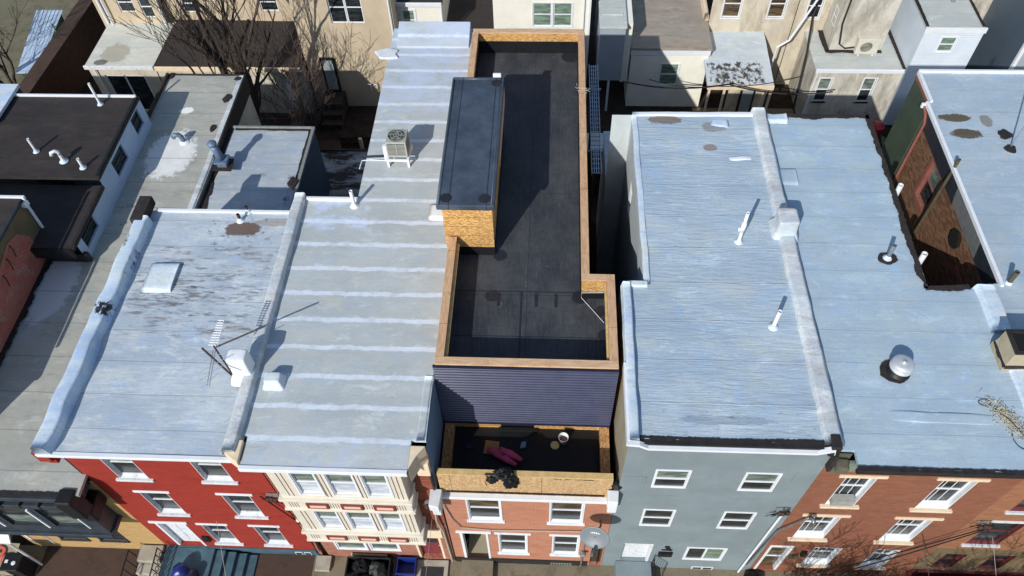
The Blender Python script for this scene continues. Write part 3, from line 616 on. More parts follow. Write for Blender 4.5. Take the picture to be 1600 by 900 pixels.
# ================================================================ yellow brick house
def house_yellow():
    h = thing('row_house', 'lower yellow brick house with a black bay and long light grey roof', 'house', (-14.5, 8.04, 0), 'row houses along the street')
    F = front()
    ground_w = [(-15.95, -15.1, .95, 2.2), (-14.6, -13.75, .95, 2.2)]
    wall(F, -17.3, -12.55, 0, 6.1, ground_w, 'front_wall', 'yellow_brick', h)
    for w_ in ground_w: window(h, F, w_, .04, 'black_paint', 'glass_pale', 'glass', sill=(.08, .1, .05, 'black_paint'), lintel=(.05, .1, .02, 'black_paint'), casing=.06)
    d = (-17.15, -16.45, .4, 2.5); door(h, front(8.02), d, .06, 'white', 'black_paint')
    # bay
    m = MB(); Y = 7.45; B = front(Y); bw = [(-17.15, -16.15, 3.95, 5.35), (-15.75, -14.75, 3.95, 5.35), (-14.4, -13.45, 3.95, 5.35)]
    bay = wall(B, -17.6, -12.95, 3.45, 5.75, bw, 'bay', 'black_paint', h, .12)
    for w_ in bw: window(bay, B, w_, .1, 'black_paint', 'glass', 'glass_pale', jamb=False); 
    m = MB(); m.quad((-12.95, Y, 3.45), (-12.95, 8.04, 3.45), (-12.95, 8.04, 5.75), (-12.95, Y, 5.75)); m.quad((-17.6, Y, 3.45), (-12.95, Y, 3.45), (-12.95, 8.04, 3.45), (-17.6, 8.04, 3.45)); m.build('bay_side', 'black_paint', bay)
    m = MB(); m.box(-17.6, -12.88, Y-.1, 8.03, 3.3, 3.5); m.box(-17.6, -12.85, Y-.12, 8.03, 5.7, 5.9); m.build('bay_band', 'black_paint', bay, bevel=.02)
    for (u) in (-15.95, -14.58): m = MB(); B.box(m, u-.03, u+.03, 3.95, 5.35, -.06, .0); m.build('bay_mullion', 'white', bay, bevel=.006)
    m = MB(); B.box(m, -13.38, -13.34, 3.95, 5.35, -.04, 0); m.build('bay_mullion', 'white', bay)
    # cornice
    m = MB(); m.box(-17.6, -12.62, 7.42, 8.03, 5.98, 6.3); m.box(-17.6, -12.62, 7.3, 8.03, 6.3, 6.5)
    for i in range(9): x = -17.2+i*.55; m.box(x-.04, x+.04, 7.3, 7.9, 5.75, 6.0)
    m.build('cornice', 'black_paint', h, bevel=.03)
    m = MB(); m.prism([(-13.05, 7.15), (-12.6, 7.15), (-12.6, 7.6), (-13.05, 7.6)], 5.5, 6.62); m.prism([(-12.98, 7.3), (-12.6, 7.3), (-12.6, 8.0), (-12.98, 8.0)], 4.9, 5.5); m.build('cornice_bracket_shade', 'black_iron', h, bevel=.05)  # bracket widened and blackened to deepen the shade beside the bay
    sheet([(-17.8, -12.5, 7.45, 16.1), (-15.4, -12.35, 16.1, 25.0)], lambda x, y: 6.55, 'roof', 'roof_c', h)
    ragged([(-17.7, 7.44, 6.56), (-12.9, 7.44, 6.56)], .14, 0, 'roof_edge', 'black_tar', h, .05)
    sides(h, -15.4, -12.35, 16.1, 25.0, 0, 6.5, 'cream_old', 'rlb')
    # raised edge of the rear wing (right) with dark flashing
    curb([(-12.42, 16.1, 6.54), (-12.4, 25.0, 6.54)], .2, .05, 'parapet', 'silver_curb_g', h, .02)
    m = MB(); m.box(-12.32, -12.24, 20.4, 25.05, 5.8, 6.6); m.box(-15.4, -12.24, 25.0, 25.08, 6.3, 6.6); m.build('flashing', 'tar_brown', h, bevel=.02)
    for (x, y, a, b) in ((-12.6, 23.6, .2, .25), (-12.75, 21.9, .1, .2), (-15.25, 24.95, .12, .2), (-12.5, 24.8, .14, .14)):
        m = MB(); n = 9; m.prism([(x+a*math.cos(k*6.283/n)*rnd.uniform(.7, 1.2), y+b*math.sin(k*6.283/n)*rnd.uniform(.7, 1.2)) for k in range(n)], 6.56, 6.60); m.build('tar_patch', 'tar_brown', h)
    m = MB()  # heap of dead leaves along the low wall
    m.box(-15.46, -15.36, 22.0, 25.0, 6.5, 6.7); m.build('coping', 'old_wood', h, bevel=.02)
    curb([(-12.62, 9.8, 6.55), (-12.6, 12.2, 6.55)], .3, .05, 'coated_patch', 'chim_white', h, .05)
house_yellow()

# ================================================================ red house
def house_red():
    h = thing('row_house', 'red painted brick house with white windows and a teal stoop', 'house', (-10, 8.04, 0), 'row houses along the street')
    F = front(); W = [(-11.62, -10.77, 6.4, 8.05), (-9.22, -8.4, 6.4, 8.05), (-11.52, -10.7, 3.72, 5.4), (-9.13, -8.3, 3.72, 5.4), (-10.62, -9.85, 1.12, 2.82), (-8.97, -8.2, 1.12, 2.82)]
    D = (-12.1, -11.12, .7, 2.86)
    wall(F, -12.55, -7.45, .62, 8.6, W+[D], 'front_wall', 'red_brick_paint', h, .24)
    wall(F, -12.55, -7.45, 0, .62, [], 'foundation', 'teal_paint', h)
    m = MB(); F.box(m, -12.55, -7.45, .55, .66, -.05, .0); m.build('water_table', 'teal_paint', h, bevel=.01)
    for i, w_ in enumerate(W):
        window(h, F, w_, .13, 'white_dirty', 'glass_pale' if i < 2 else 'glass', 'glass', sill=(.1, .1, .07, 'white_dirty'), lintel=(.12, .11, .03, 'white') if i > 1 else None, base=.04)
    door(h, F, D, .16, 'white', 'white_dirty', (.12, .12, .04, 'white'))
    m = MB(); F.box(m, -10.95, -10.75, 1.35, 1.75, -.09, 0); m.build('mailbox', 'black_iron', h, bevel=.01)
    m = MB()
    for k in range(2): F.box(m, -8.22+k*.3, -7.98+k*.3, .2, .42, -.03, .0)
    m.build('basement_window', 'white', h); m = MB()
    for k in range(2): F.box(m, -8.2+k*.3, -8.0+k*.3, .22, .4, -.034, -.031)
    m.build('basement_pane', 'glass', h)
    sheet([(-12.3, -7.6, 7.68, 15.8)], lambda x, y: 8.72, 'roof', 'silver_red', h)
    m = MB(); m.box(-12.62, -7.45, 7.62, 7.74, 8.62, 8.745); m.build('eave_trim', 'white', h, bevel=.012)
    m = MB(); m.box(-12.5, -7.45, 7.74, 8.04, 8.5, 8.62); m.build('soffit', 'white_dirty', h)
    m = MB(); m.box(-12.85, -12.5, 7.72, 8.2, 8.1, 8.6); m.box(-12.75, -12.5, 7.8, 8.2, 7.85, 8.1); m.build('brick_corbel', 'red_brick_paint', h, bevel=.02)
    curb([(-12.42, 7.68, 8.7), (-12.36, 10.5, 8.7), (-12.32, 13.4, 8.7), (-12.3, 15.3, 8.7)], .44, .36, 'parapet', 'silver_curb_red', h, .05)
    m = MB(); m.box(-12.62, -12.22, 15.1, 16.1, 8.72, 9.08); m.build('parapet_end', 'tar_brown', h, bevel=.04)
    sides(h, -12.6, -7.5, 8.04, 15.8, 6.3, 8.6, 'side_blue', 'lb')
    m = MB(); m.box(-12.1, -7.55, 15.74, 15.84, 8.66, 8.79); m.build('rear_drip_edge', 'white', h, bevel=.01)
    curb([(-11.55, 13.2, 8.7), (-10.72, 13.2, 8.7)], 1.0, .13, 'sealed_hatch', 'silver_curb', h, .02, .1, .95)
    # rear wing
    sheet([(-12.1, -8.98, 15.9, 22.2)], lambda x, y: 6.3, 'roof', 'roof_ell', h)
    fr = rightface(-8.98); wall(fr, 15.8, 22.2, 0, 6.26, [], 'side_wall', 'ell_siding', h)
    sides(h, -12.1, -8.98, 15.8, 22.2, 0, 6.26, 'ell_siding', 'b')
    m = MB(); m.box(-9.04, -8.92, 16, 22.26, 6.28, 6.4); m.box(-12.1, -9.04, 22.18, 22.28, 6.28, 6.39); m.each('roof_edge', 'metal_box', h, bevel=.015)
    ragged([(-12.0, 22.12, 6.33), (-9.1, 22.12, 6.33), (-9.1, 19.5, 6.33)], .1, 0, 'tar_edge', 'tar_brown', h, .02)
    ragged([(-12.15, 16, 6.33), (-12.18, 22.1, 6.33)], .16, 0, 'flashing', 'tar_brown', h, .05)
    m = MB(); m.prism([(-9.35, 19.2), (-9.05, 19.0), (-8.95, 19.35), (-9.2, 19.6)], 6.3, 6.46); m.build('tar_patch', 'tar_brown', h, bevel=.02)
    # stoop
    m = MB(); m.box(-12.5, -10.85, 6.3, 7.98, .1, .66)
    for i in range(4): m.box(-10.85+i*.33, -10.52+i*.33, 6.3, 7.96, .1, .56-.13*i)
    m.build('stoop', 'teal_paint', h, bevel=.012)
house_red()

# ================================================================ cream bay house
def house_bay():
    h = thing('row_house', 'house with a cream bay of six windows and striped light grey roof', 'house', (-5.2, 8.04, 0), 'row houses along the street')
    F = front(); gw = [(-6.62, -5.68, .95, 2.5), (-5.5, -4.6, .95, 2.5)]; D = (-4.02, -3.14, .25, 2.35)
    wall(F, -7.42, -2.85, 0, 3.5, gw+[D, (-7.32, -7.12, .1, 2.9)], 'front_wall', 'bay_brick', h, .24)
    wall(F, -7.42, -2.85, 3.5, 8.7, [], 'upper_wall', 'old_brick', h)
    for w_ in gw: window(h, F, w_, .03, 'white', 'glass_pale', 'glass_pale', casing=.06, jamb=False)
    door(h, F, D, .18, 'beige_trim', 'maroon_door', None, 'glass')
    m = MB(); F.box(m, -4.12, -3.05, 2.38, 3.1, -.03, .01); m.build('door_transom', 'beige_trim', h, bevel=.01)
    m = MB(); F.box(m, -7.31, -7.13, .1, 2.9, .1, .2); m.build('alley_gap_shade', 'dark', h)  # dark block stands in for the shade in the gap
    m = MB(); F.box(m, -6.3, -5.1, .1, .5, -.06, 0); m.build('foundation_panel', 'beige_trim', h, bevel=.01)
    Y = 7.5; B = front(Y); x0, x1 = -6.85, -3.48
    up = [(-6.27, -5.68, 7.05, 8.5), (-5.39, -4.72, 7.05, 8.5), (-4.48, -3.87, 7.05, 8.5)]; lo = [(-6.24, -5.65, 4.5, 5.95), (-5.36, -4.72, 4.5, 5.95), (-4.45, -3.88, 4.5, 5.95)]
    bay = wall(B, x0, x1, 3.5, 8.75, up+lo, 'bay', 'cream', h, .1)
    for w_ in up+lo: window(bay, B, w_, .07, 'white', 'glass_pale', 'lace', casing=.05, fw=.035)
    m = MB()
    for x in (x0, x1): m.quad((x, Y, 3.5), (x, 8.04, 3.5), (x, 8.04, 8.75), (x, Y, 8.75))
    m.quad((x0, Y, 3.5), (x1, Y, 3.5), (x1, 8.04, 3.5), (x0, 8.04, 3.5)); m.build('bay_side', 'cream', bay)
    m = MB()
    for z0 in (6.02, 3.48):
        m.box(x0-.1, x1+.1, Y-.1, 8.03, z0+.66, z0+.78); m.box(x0-.05, x1+.05, Y-.05, 8.03, z0+.1, z0+.67); m.box(x0-.1, x1+.1, Y-.09, 8.03, z0, z0+.11)
    m.each('bay_belt', 'cream_trim', bay, bevel=.012)
    for z0 in (6.02, 3.48):
        for xc in (-5.98, -5.05, -4.17):
            m = MB(); B.box(m, xc-.3, xc+.3, z0+.2, z0+.54, -.09, -.051); pn = m.build('panel_frame', 'panel_red', bay, bevel=.01)
            m = MB(); B.box(m, xc-.21, xc+.23, z0+.29, z0+.45, -.098, -.091); m.build('panel', 'panel_pink', pn)
        for xs in (-6.62, -5.52, -4.62, -3.72):
            m = MB()
            for k in range(4): B.box(m, xs-.12+k*.07, xs-.105+k*.07, z0+.2, z0+.56, -.056, -.051)
            m.build('groove_lines', 'groove', bay)
    for xs in (-6.62, -6.5, -5.6, -5.5, -4.66, -4.56, -3.72, -3.6):
        m = MB(); B.box(m, xs-.012, xs+.012, 6.9, 8.65, -.006, -.002); B.box(m, xs-.012, xs+.012, 4.35, 5.98, -.006, -.002); m.each('groove_lines', 'groove', bay)
    # eave and cornice ends
    m = MB(); m.box(-7.32, -3.22, 7.3, 7.42, 8.86, 9.02); m.build('eave_trim', 'white', h, bevel=.015)
    m = MB(); m.box(-7.3, -3.25, 7.42, 8.04, 8.74, 8.9); m.build('soffit', 'cream_trim', h)
    m = MB(); m.prism([(-3.22, 7.42), (-3.05, 7.8), (-2.86, 8.06), (-3.22, 8.06)], 8.2, 9.0); m.prism([(-3.2, 7.9), (-2.86, 7.9), (-2.86, 8.06), (-3.2, 8.06)], 7.5, 8.2); m.build('cornice_end', 'beige_trim', h, bevel=.02)
    m = MB(); m.prism([(-7.72, 7.66), (-7.34, 7.42), (-7.34, 8.04), (-7.7, 8.04)], 8.55, 9.1); m.build('cornice_end', 'beige_trim', h, bevel=.02)
    m = MB(); m.prism([(-3.02, 7.55), (-2.74, 7.5), (-2.7, 8.03), (-3.02, 8.03)], 6.0, 6.35); m.prism([(-2.98, 7.62), (-2.74, 7.6), (-2.74, 8.03), (-2.98, 8.03)], 5.5, 6.0); m.build('cornice_end', 'white_dirty', h, bevel=.02)
    m = MB(); m.tube([(-2.9, 7.96, 8.0), (-2.88, 7.96, 6.5)], .04, 6); m.build('downspout', 'tar_brown', h)
    def zf(x, y): return 9.0
    sheet([(-7.3, -3.22, 7.34, 8.2), (-7.5, -2.86, 8.2, 16.1), (-5.82, -2.86, 16.1, 24.75)], zf, 'roof', 'silver_bay', h)
    curb([(-3.0, 8.2, 8.98), (-2.97, 10.0, 8.98)], .2, .05, 'roof_edge', 'silver_bay', h, .012)
    m = MB(); m.prism([(-5.55, 23.6), (-2.95, 23.6), (-2.95, 24.72), (-5.6, 24.72)], 8.98, 9.06); m.v[6].z = 9.34; m.v[7].z = 9.34; m.build('rear_upstand', 'silver_bay', h, bevel=.02)
    m = MB(); n = 11; m.prism([(-5.9+.42*math.cos(k*6.283/n)*rnd.uniform(.7, 1.3), 23.2+.35*math.sin(k*6.283/n)*rnd.uniform(.7, 1.3)) for k in range(n)], 8.97, 9.07); m.build('loose_membrane', 'white_dirty', h, bevel=.03)
    curb([(-7.62, 7.7, 8.95), (-7.6, 12, 8.95), (-7.58, 16.2, 8.95)], .34, .27, 'parapet', 'silver_curb_g', h, .025)
    sides(h, -7.5, -2.85, 8.04, 16.1, 0, 8.92, 'side_blue', 'r')
    sides(h, -7.5, -5.82, 8.04, 16.1, 0, 8.92, 'side_blue', 'b')
    sides(h, -5.82, -2.86, 16.1, 24.75, 0, 8.92, 'ell_siding', 'lb')
    m = MB(); m.box(-7.4, -5.8, 16.05, 16.16, 8.95, 9.1); m.build('rear_drip_edge', 'white', h, bevel=.02)
    curb([(-3.55, 15.65, 8.99), (-3.05, 15.65, 8.99)], .55, .1, 'sealed_hatch', 'chim_white', h, .015, .1, .95)
    # low roof behind the red house
    m = MB(); m.quad((-9.0, 16.2, 3.2), (-5.85, 16.2, 3.2), (-5.85, 24.3, 3.2), (-9.9, 24.3, 3.2)); m.build('low_roof', 'low_roof', h)
    m = MB(); m.box(-9.95, -5.85, 24.25, 24.35, 0, 3.26); m.build('low_wall', 'old_wood', h)
house_bay()

# ================================================================ house under construction
def house_center():
    h = thing('row_house', 'salmon brick house being raised, black flat roof inside raw lumber parapets', 'house', (-.4, 8.04, 0), 'row houses along the street')
    F = front(); W = [(-2.08, -1.16, 4.05, 5.72), (.27, 1.18, 4.05, 5.72), (-1.28, -.44, 1.15, 2.9), (.4, 1.18, 1.15, 2.9)]; D = (-2.5, -1.62, .35, 2.95); D2 = (1.62, 1.98, .1, 2.1)
    wall(F, -2.8, 2.02, 0, 5.9, W+[D, D2], 'front_wall', 'salmon_brick', h, .2)
    m = MB(); F.box(m, -2.8, 1.55, .1, .5, -.04, .0); m.build('dark_base', 'black_tar', h)
    m = MB()
    for k in range(8): F.box(m, .35+k*.09, .39+k*.09, .16, .3, -.06, -.04)
    F.box(m, .33, 1.04, .3, .33, -.06, -.04); m.build('lettering_slots', 'cornice_green', h)  # row of slots stands in for unreadable lettering, not a vent
    for i, w_ in enumerate(W): window(h, F, w_, .08, 'white', 'glass_amber' if i < 2 else 'glass', 'glass', sill=(.1, .1, .06, 'white'), lintel=(.14, .1, .035, 'white'), base=.03, casing=.04)
    m = MB(); F.box(m, D[0], D[0]+.09, D[2], D[3], -.02, .2); F.box(m, D[1]-.07, D[1], D[2], D[3], -.02, .2); F.box(m, D[0]-.1, D[1]+.1, D[3], D[3]+.1, -.05, .02); dr = m.build('door', 'white', h, bevel=.006)
    m = MB(); m.box(D[0]+.09, D[1]-.07, 8.2, 8.9, .35, .36); F.box(m, D[0]+.09, D[1]-.07, .35, 2.9, .8, .82); m.build('hall_inside', 'side_tan', dr)
    m = MB(); F.box(m, D2[0], D2[1], .1, 2.05, .12, .16); m.build('side_door', 'old_wood', h)
    m = MB(); F.box(m, -2.8, 1.85, 5.84, 5.98, -.1, .06); m.build('cornice', 'white', h, bevel=.012)
    m = MB(); m.prism([(1.75, 7.7), (2.02, 7.68), (2.05, 8.03), (1.75, 8.03)], 6.25, 6.65); m.box(1.78, 2.03, 7.72, 8.03, 5.8, 6.25); m.build('cornice_end', 'white', h, bevel=.02)
    m = MB(); m.lathe([(0, 0), (.14, .02), (.16, .1), (.08, .2), (0, .22)], (1.98, 8.1, 6.75), 9); m.build('cornice_finial', 'black_iron', h)
    # terrace
    m = MB(); m.quad((-2.72, 8.2, 6.12), (1.82, 8.2, 6.12), (1.82, 10.1, 6.12), (-2.72, 10.1, 6.12)); ter = m.build('terrace_floor', 'rubber_dark', h)
    m = MB(); m.box(-2.76, 1.86, 8.08, 8.2, 5.99, 7.2); m.build('terrace_parapet', 'osb_pale', h)
    m = MB(); m.box(-2.76, 1.86, 8.075, 8.25, 7.203, 7.24); m.build('parapet_cap', 'osb_ply', h, bevel=.005)
    m = MB(); m.box(-2.6, 1.7, 8.03, 8.077, 6.14, 6.17)
    m.build('tar_line', 'tar_brown', h)
    m = MB(); m.box(-2.78, -2.52, 8.2, 10.1, 5.9, 6.42); m.box(1.6, 1.86, 8.2, 10.1, 5.9, 6.42); m.each('terrace_side', 'osb_side', h)
    m = MB(); m.box(-2.52, -1.2, 10.02, 10.1, 6.12, 6.5); m.box(-.25, 1.6, 10.02, 10.1, 6.12, 6.5); m.each('sheathing', 'osb_v', h)
    m = MB(); m.box(-1.2, -.25, 10.06, 10.1, 6.12, 6.5); m.box(-1.25, -.15, 9.9, 10.0, 6.12, 6.2); m.build('door_gap_shade', 'dark', h)  # near-black slabs stand in for the unlit opening
    m = MB(); m.box(-.95, -.35, 10.0, 10.04, 6.4, 6.5); m.build('sheathing_scrap', 'osb_ply', h)
    for c in ((-.6, 8.077), ):
        m = MB(); mb = m
        for k, wv in enumerate((.05, .05, .05, .05, 0, .05, .05, .05)):
            if wv: m.box(.32+k*.055, .32+k*.055+.012, 8.072, 8.079, 7.1, 7.15); m.box(.32+k*.055, .32+k*.055+.04, 8.072, 8.079, 7.15, 7.16)
        m.box(.85, 1.1, 8.072, 8.079, 7.14, 7.15); m.box(1.1, 1.35, 8.072, 8.079, 7.12, 7.15); m.build('stamp_marks', 'mark', h)
    # navy clapboard wall
    m = MB(); n = 23; x0, x1 = -2.82, 1.88; z0, z1 = 6.5, 9.52; k = (z1-z0)/n; pr = []
    for i in range(n): a = z0+i*k; pr += [(10.0, a), (9.965, a+k*.12), (9.965, a+k*.5), (10.0, a+k*.75)]
    pr.append((10.0, z1)); b = 0
    for (y, z) in pr: m.v += [Vector((x0, y, z)), Vector((x1, y, z))]
    for i in range(len(pr)-1): m.f.append([2*i, 2*i+1, 2*i+3, 2*i+2]); m.mi.append(0)
    m.build('clapboard_wall', 'navy', h)
    m = MB(); m.box(x0, x1, 9.95, 10.02, 9.522, 9.58); m.box(x0, x1, 9.95, 10.02, 6.45, 6.5); m.each('siding_trim', 'navy_trim', h)
    # main black roof
    Z = 8.8
    m = MB(); m.quad((-2.6, 10.15, Z), (1.72, 10.15, Z), (1.72, 13.0, Z), (-2.6, 13.0, Z)); m.quad((-2.6, 13.0, Z), (1.02, 13.0, Z), (1.02, 23.7, Z), (-2.6, 23.7, Z)); m.build('roof', 'epdm', h)
    cz0, cz1 = 9.62, 9.68
    m = MB(); m.box(-2.76, 1.86, 9.98, 10.2, cz0, cz1); m.box(-2.76, 1.18, 23.6, 23.82, cz0, cz1); m.box(.96, 1.64, 12.72, 12.92, cz0, cz1)
    m.each('parapet_cap', 'lumber_x', h, bevel=.006)
    m = MB(); m.box(-2.76, -2.54, 10.2, 14.15, cz0, cz1); m.box(1.64, 1.86, 10.2, 12.92, cz0, cz1); m.box(.96, 1.18, 12.92, 23.6, cz0, cz1); m.box(-2.78, -2.56, 19.35, 23.6, cz0, cz1)
    m.each('parapet_cap', 'lumber', h, bevel=.006)
    m = MB(); m.box(-2.54, -2.46, 10.2, 14.0, 9.5, 9.56); m.box(1.58, 1.64, 10.2, 12.72, 9.5, 9.56); m.each('inner_ledger', 'osb_ply', h, bevel=.004)
    # parapet bodies: osb outside, rubber inside bottom, osb inside top
    m = MB(); m.box(-2.75, -2.56, 10.155, 14.2, 8.6, cz0); m.box(-2.77, -2.58, 19.35, 23.8, 8.6, cz0); m.box(1.66, 1.85, 10.155, 12.9, 6.4, cz0); m.box(.98, 1.16, 12.905, 23.63, 8.6, cz0); m.each('parapet', 'osb_side', h)
    m = MB(); m.box(-2.75, 1.85, 10.03, 10.15, 8.6, cz0); m.box(-2.56, .98, 23.64, 23.8, 8.6, cz0); m.box(.98, 1.655, 12.74, 12.9, 8.6, cz0); m.each('parapet', 'osb_v', h)
    m = MB(); m.box(-2.56, -2.54, 10.15, 14.2, Z, 9.35); m.box(-2.58, -2.56, 19.35, 23.64, Z, 9.3); m.box(1.64, 1.66, 10.15, 12.74, Z, 9.3); m.box(.96, .98, 12.72, 23.64, Z, 9.2)
    m.box(-2.54, 1.64, 10.15, 10.17, Z, 9.3); m.box(-2.56, .96, 23.62, 23.64, Z, 9.28); m.box(1.0, 1.64, 12.72, 12.74, Z, 9.1); m.each('membrane_upstand', 'rubber_dark', h)
    for (x, y, a) in ((-1.5, 12.75, .2), (-1.35, 14.2, .2), (.95, 12.75, .22), (1.55, 12.3, .18), (1.6, 11.5, .18), (-1.0, 23.5, .0), (.7, 23.4, .3)):
        if a: m = MB(); n = 14; m.prism([(x+a*math.cos(q*6.283/n), y+a*math.sin(q*6.283/n)) for q in range(n)], Z+.004, Z+.012); m.build('membrane_patch', 'rubber_patch', h)
    m = MB(); m.box(-2.5, .9, 12.9, 12.92, Z+.004, Z+.01); m.box(-.7, -.65, 10.2, 12.9, Z+.004, Z+.008); m.box(-2.5, 1.6, 11.4, 11.42, Z+.004, Z+.008)
    for x in (-1.35, -.3, .25): m.box(x, x+.08, 12.4, 12.85, Z+.004, Z+.011)
    m.each('membrane_seam', 'rubber_patch', h)
    m = MB(); m.tube([(1.0, 12.72, 8.84), (1.6, 11.9, 8.84)], .008, 5); m.tube([(1.0, 12.7, 9.1), (1.6, 12.72, 9.1)], .008, 5); m.build('chalk_string', 'pvc', h)
    # penthouse
    P = [-2.88, -1.5, 14.22, 19.3]
    m = MB(); m.box(P[0], P[1], P[2], P[3], Z, 10.85); ph = m.build('penthouse', ['osb_v'], h)
    m = MB(); m.box(P[0]+.3, P[1]+.012, P[2]-.012, P[3], Z, Z+.36) ; m.build('membrane_skirt', 'rubber_dark', ph)
    m = MB(); m.box(-3.0, -1.42, 14.08, 19.4, 10.86, 11.06); m.build('penthouse_roof', 'epdm_top', ph, bevel=.03)
    m = MB(); m.tube([(-2.95, 14.1, 11.07), (-2.95, 19.3, 11.07)], .035, 8); m.tube([(-1.5, 14.1, 11.06), (-1.5, 19.3, 11.06)], .02, 8); m.tube([(-2.95, 19.3, 11.08), (-1.5, 19.3, 11.08)], .05, 8); m.build('roll_edge', 'epdm_top', ph, smooth=True)
    for (x, y) in ((-2.75, 14.35), (-1.7, 14.35), (-1.62, 19.15)):
        m = MB(); n = 12; m.prism([(x+.17*math.cos(q*6.283/n), y+.17*math.sin(q*6.283/n)) for q in range(n)], 11.062, 11.068); m.build('membrane_patch', 'rubber_patch', ph)
    m = MB(); m.box(-1.44, -1.4, 16.3, 19.2, 10.3, 10.86); m.build('corner_board', 'lumber', ph)
    m = MB(); m.box(-1.75, -1.5, 19.36, 19.46, 11.06, 11.2); m.build('roof_scrap', 'pvc', ph, bevel=.02)
    # outer walls of the rear wing
    wall(rightface(1.17), 12.9, 23.8, 0, 9.5, [], 'side_wall', 'tar_brown', h)
    wall(rightface(1.87), 8.04, 12.9, 0, 6.0, [], 'side_wall', 'tar_brown', h)
    sides(h, -2.82, 1.17, 8.04, 23.82, 0, 9.6, 'tar_brown', 'b')
    m = MB(); m.quad((1.17, 12.9, 0), (1.87, 12.9, 0), (1.87, 12.9, 9.6), (1.17, 12.9, 9.6)); m.build('return_wall', 'tar_brown', h)
    m = MB(); m.box(1.175, 1.2, 20, 23.8, 8.4, 9.55); m.build('house_wrap', 'dark_red', h)
house_center()

# ================================================================ grey house
def house_gray():
    h = thing('row_house', 'blue grey stuccoed house with flush white windows and a wrinkled silver roof', 'house', (4.4, 8.04, 0), 'row houses along the street')
    F = front(); W = [(2.9, 3.7, 6.98, 8.02), (5.14, 5.94, 6.94, 8.0), (2.9, 3.7, 4.1, 5.3), (5.13, 5.92, 4.08, 5.3)]; S1 = (4.6, 5.72, 1.14, 2.2); D = (2.6, 3.5, .7, 2.4)
    wall(F, 2.03, 6.86, 0, 9.45, W+[S1, D], 'front_wall', 'gray_wall', h, .2)
    for w_ in W: window(h, F, w_, .02, 'white', 'glass_pale' if w_[2] > 6 else 'glass', 'glass', casing=.05, fw=.02, jamb=False)
    window(h, F, S1, .02, 'white', 'glass_green', 'glass', casing=.06, fw=.025, slider=True, jamb=False)
    m = MB(); F.box(m, D[0], D[1], D[2], D[3], .14, .2); F.box(m, D[1]-.08, D[1], D[2], D[3], .0, .14); F.box(m, D[0], D[1]-.08, D[3]-.08, D[3], 0, .14); dr = m.build('door', 'white_dirty', h, bevel=.006)
    m = MB(); F.box(m, 2.62, 3.36, .72, 1.3, .12, .139); m.build('door_leaf', 'white_dirty', dr)
    m = MB(); F.box(m, 4.98, 5.68, .12, .34, -.02, .01); m.build('basement_window', 'white', h); m = MB(); F.box(m, 5.02, 5.3, .15, .31, -.024, -.021); F.box(m, 5.35, 5.64, .15, .31, -.024, -.021); m.build('basement_pane', 'glass', h)
    # faint rectangles of blocked openings
    m = MB()
    for (a, b, z) in ((2.7, 3.9, 6.35), (5.0, 6.2, 6.3), (2.3, 3.4, 3.7), (4.7, 5.9, 3.65)): F.box(m, a, b, z, z+.02, -.008, 0)
    F.box(m, 2.12, 2.65, 7.55, 7.6, -.02, 0); F.box(m, 2.6, 2.66, 7.2, 7.58, -.03, 0); F.box(m, 6.3, 6.42, 7.5, 8.1, -.015, 0)
    m.build('wall_ridges', 'gray_wall', h)
    m = MB(); m.tube([(6.62, 7.97, 5.6), (6.55, 7.97, 2.0), (6.52, 7.97, .15)], .035, 8); m.build('downspout', 'pvc', h)
    m = MB(); m.box(2.45, 3.6, 6.9, 8.03, .1, .7); m.box(2.45, 3.6, 6.5, 6.9, .1, .4); m.build('stoop', 'gray_wall', h, bevel=.015)
    m = MB(); m.tube([(3.6, 7.9, .7), (3.6, 7.9, 1.5), (3.6, 6.9, 1.5), (3.6, 6.9, .5)], .02, 6)
    for i in range(6): m.tube([(3.6, 7.8-i*.16, .75), (3.6, 7.8-i*.16, 1.5)], .01, 5)
    m.build('railing', 'black_iron', h)
    m = MB(); F.box(m, 3.72, 4.15, 1.5, 1.75, -.1, 0); m.build('mailbox', 'black_iron', h, bevel=.01)
    m = MB(); F.box(m, 3.9, 4.05, 2.0, 2.16, -.03, -.0); F.box(m, 3.85, 4.0, 2.16, 2.3, -.03, 0); F.box(m, 3.78, 4.0, 1.9, 1.98, -.03, 0); F.box(m, 4.0, 4.12, 1.88, 2.0, -.03, 0); m.build('wall_ornament', 'black_iron', h, bevel=.02)
    # coping
    m = MB(); pr = [(1.98, 9.62), (2.28, 9.58), (2.5, 9.42), (6.45, 9.42), (6.8, 9.6), (6.86, 9.3)]
    for (a, b) in zip(pr, pr[1:]):
        m.add([(a[0], 7.96, a[1]), (b[0], 7.96, b[1]), (b[0], 8.08, b[1]), (a[0], 8.08, a[1]), (a[0], 7.96, a[1]-.1), (b[0], 7.96, b[1]-.1)], [(0, 1, 2, 3), (0, 4, 5, 1)])
    m.build('coping', 'white', h)
    m = MB(); m.quad((2.03, 8.04, 9.45), (2.5, 8.04, 9.45), (2.28, 8.04, 9.57), (2.03, 8.04, 9.6)); m.quad((6.45, 8.04, 9.4), (6.86, 8.04, 9.3), (6.8, 8.04, 9.58), (6.45, 8.04, 9.45)); m.build('wall_peak', 'gray_wall', h)
    m = MB(); m.box(2.2, 6.75, 8.05, 8.2, 9.3, 9.49); m.build('gutter_strip', 'black_tar', h)
    ragged([(2.2, 8.2, 9.52), (4.4, 8.17, 9.52), (6.6, 8.2, 9.535)], .1, 0, 'tar_edge', 'black_tar', h, .05)
    sheet([(2.1, 6.7, 8.18, 12.75), (2.68, 6.7, 12.75, 19.6)], lambda x, y: 9.52+.0*y, 'roof', 'silver_gray', h, .25, .03)
    curb([(2.16, 8.1, 9.48), (2.16, 10.0, 9.48), (2.17, 12.7, 9.48)], .24, .2, 'parapet', 'silver_curb', h, .02)
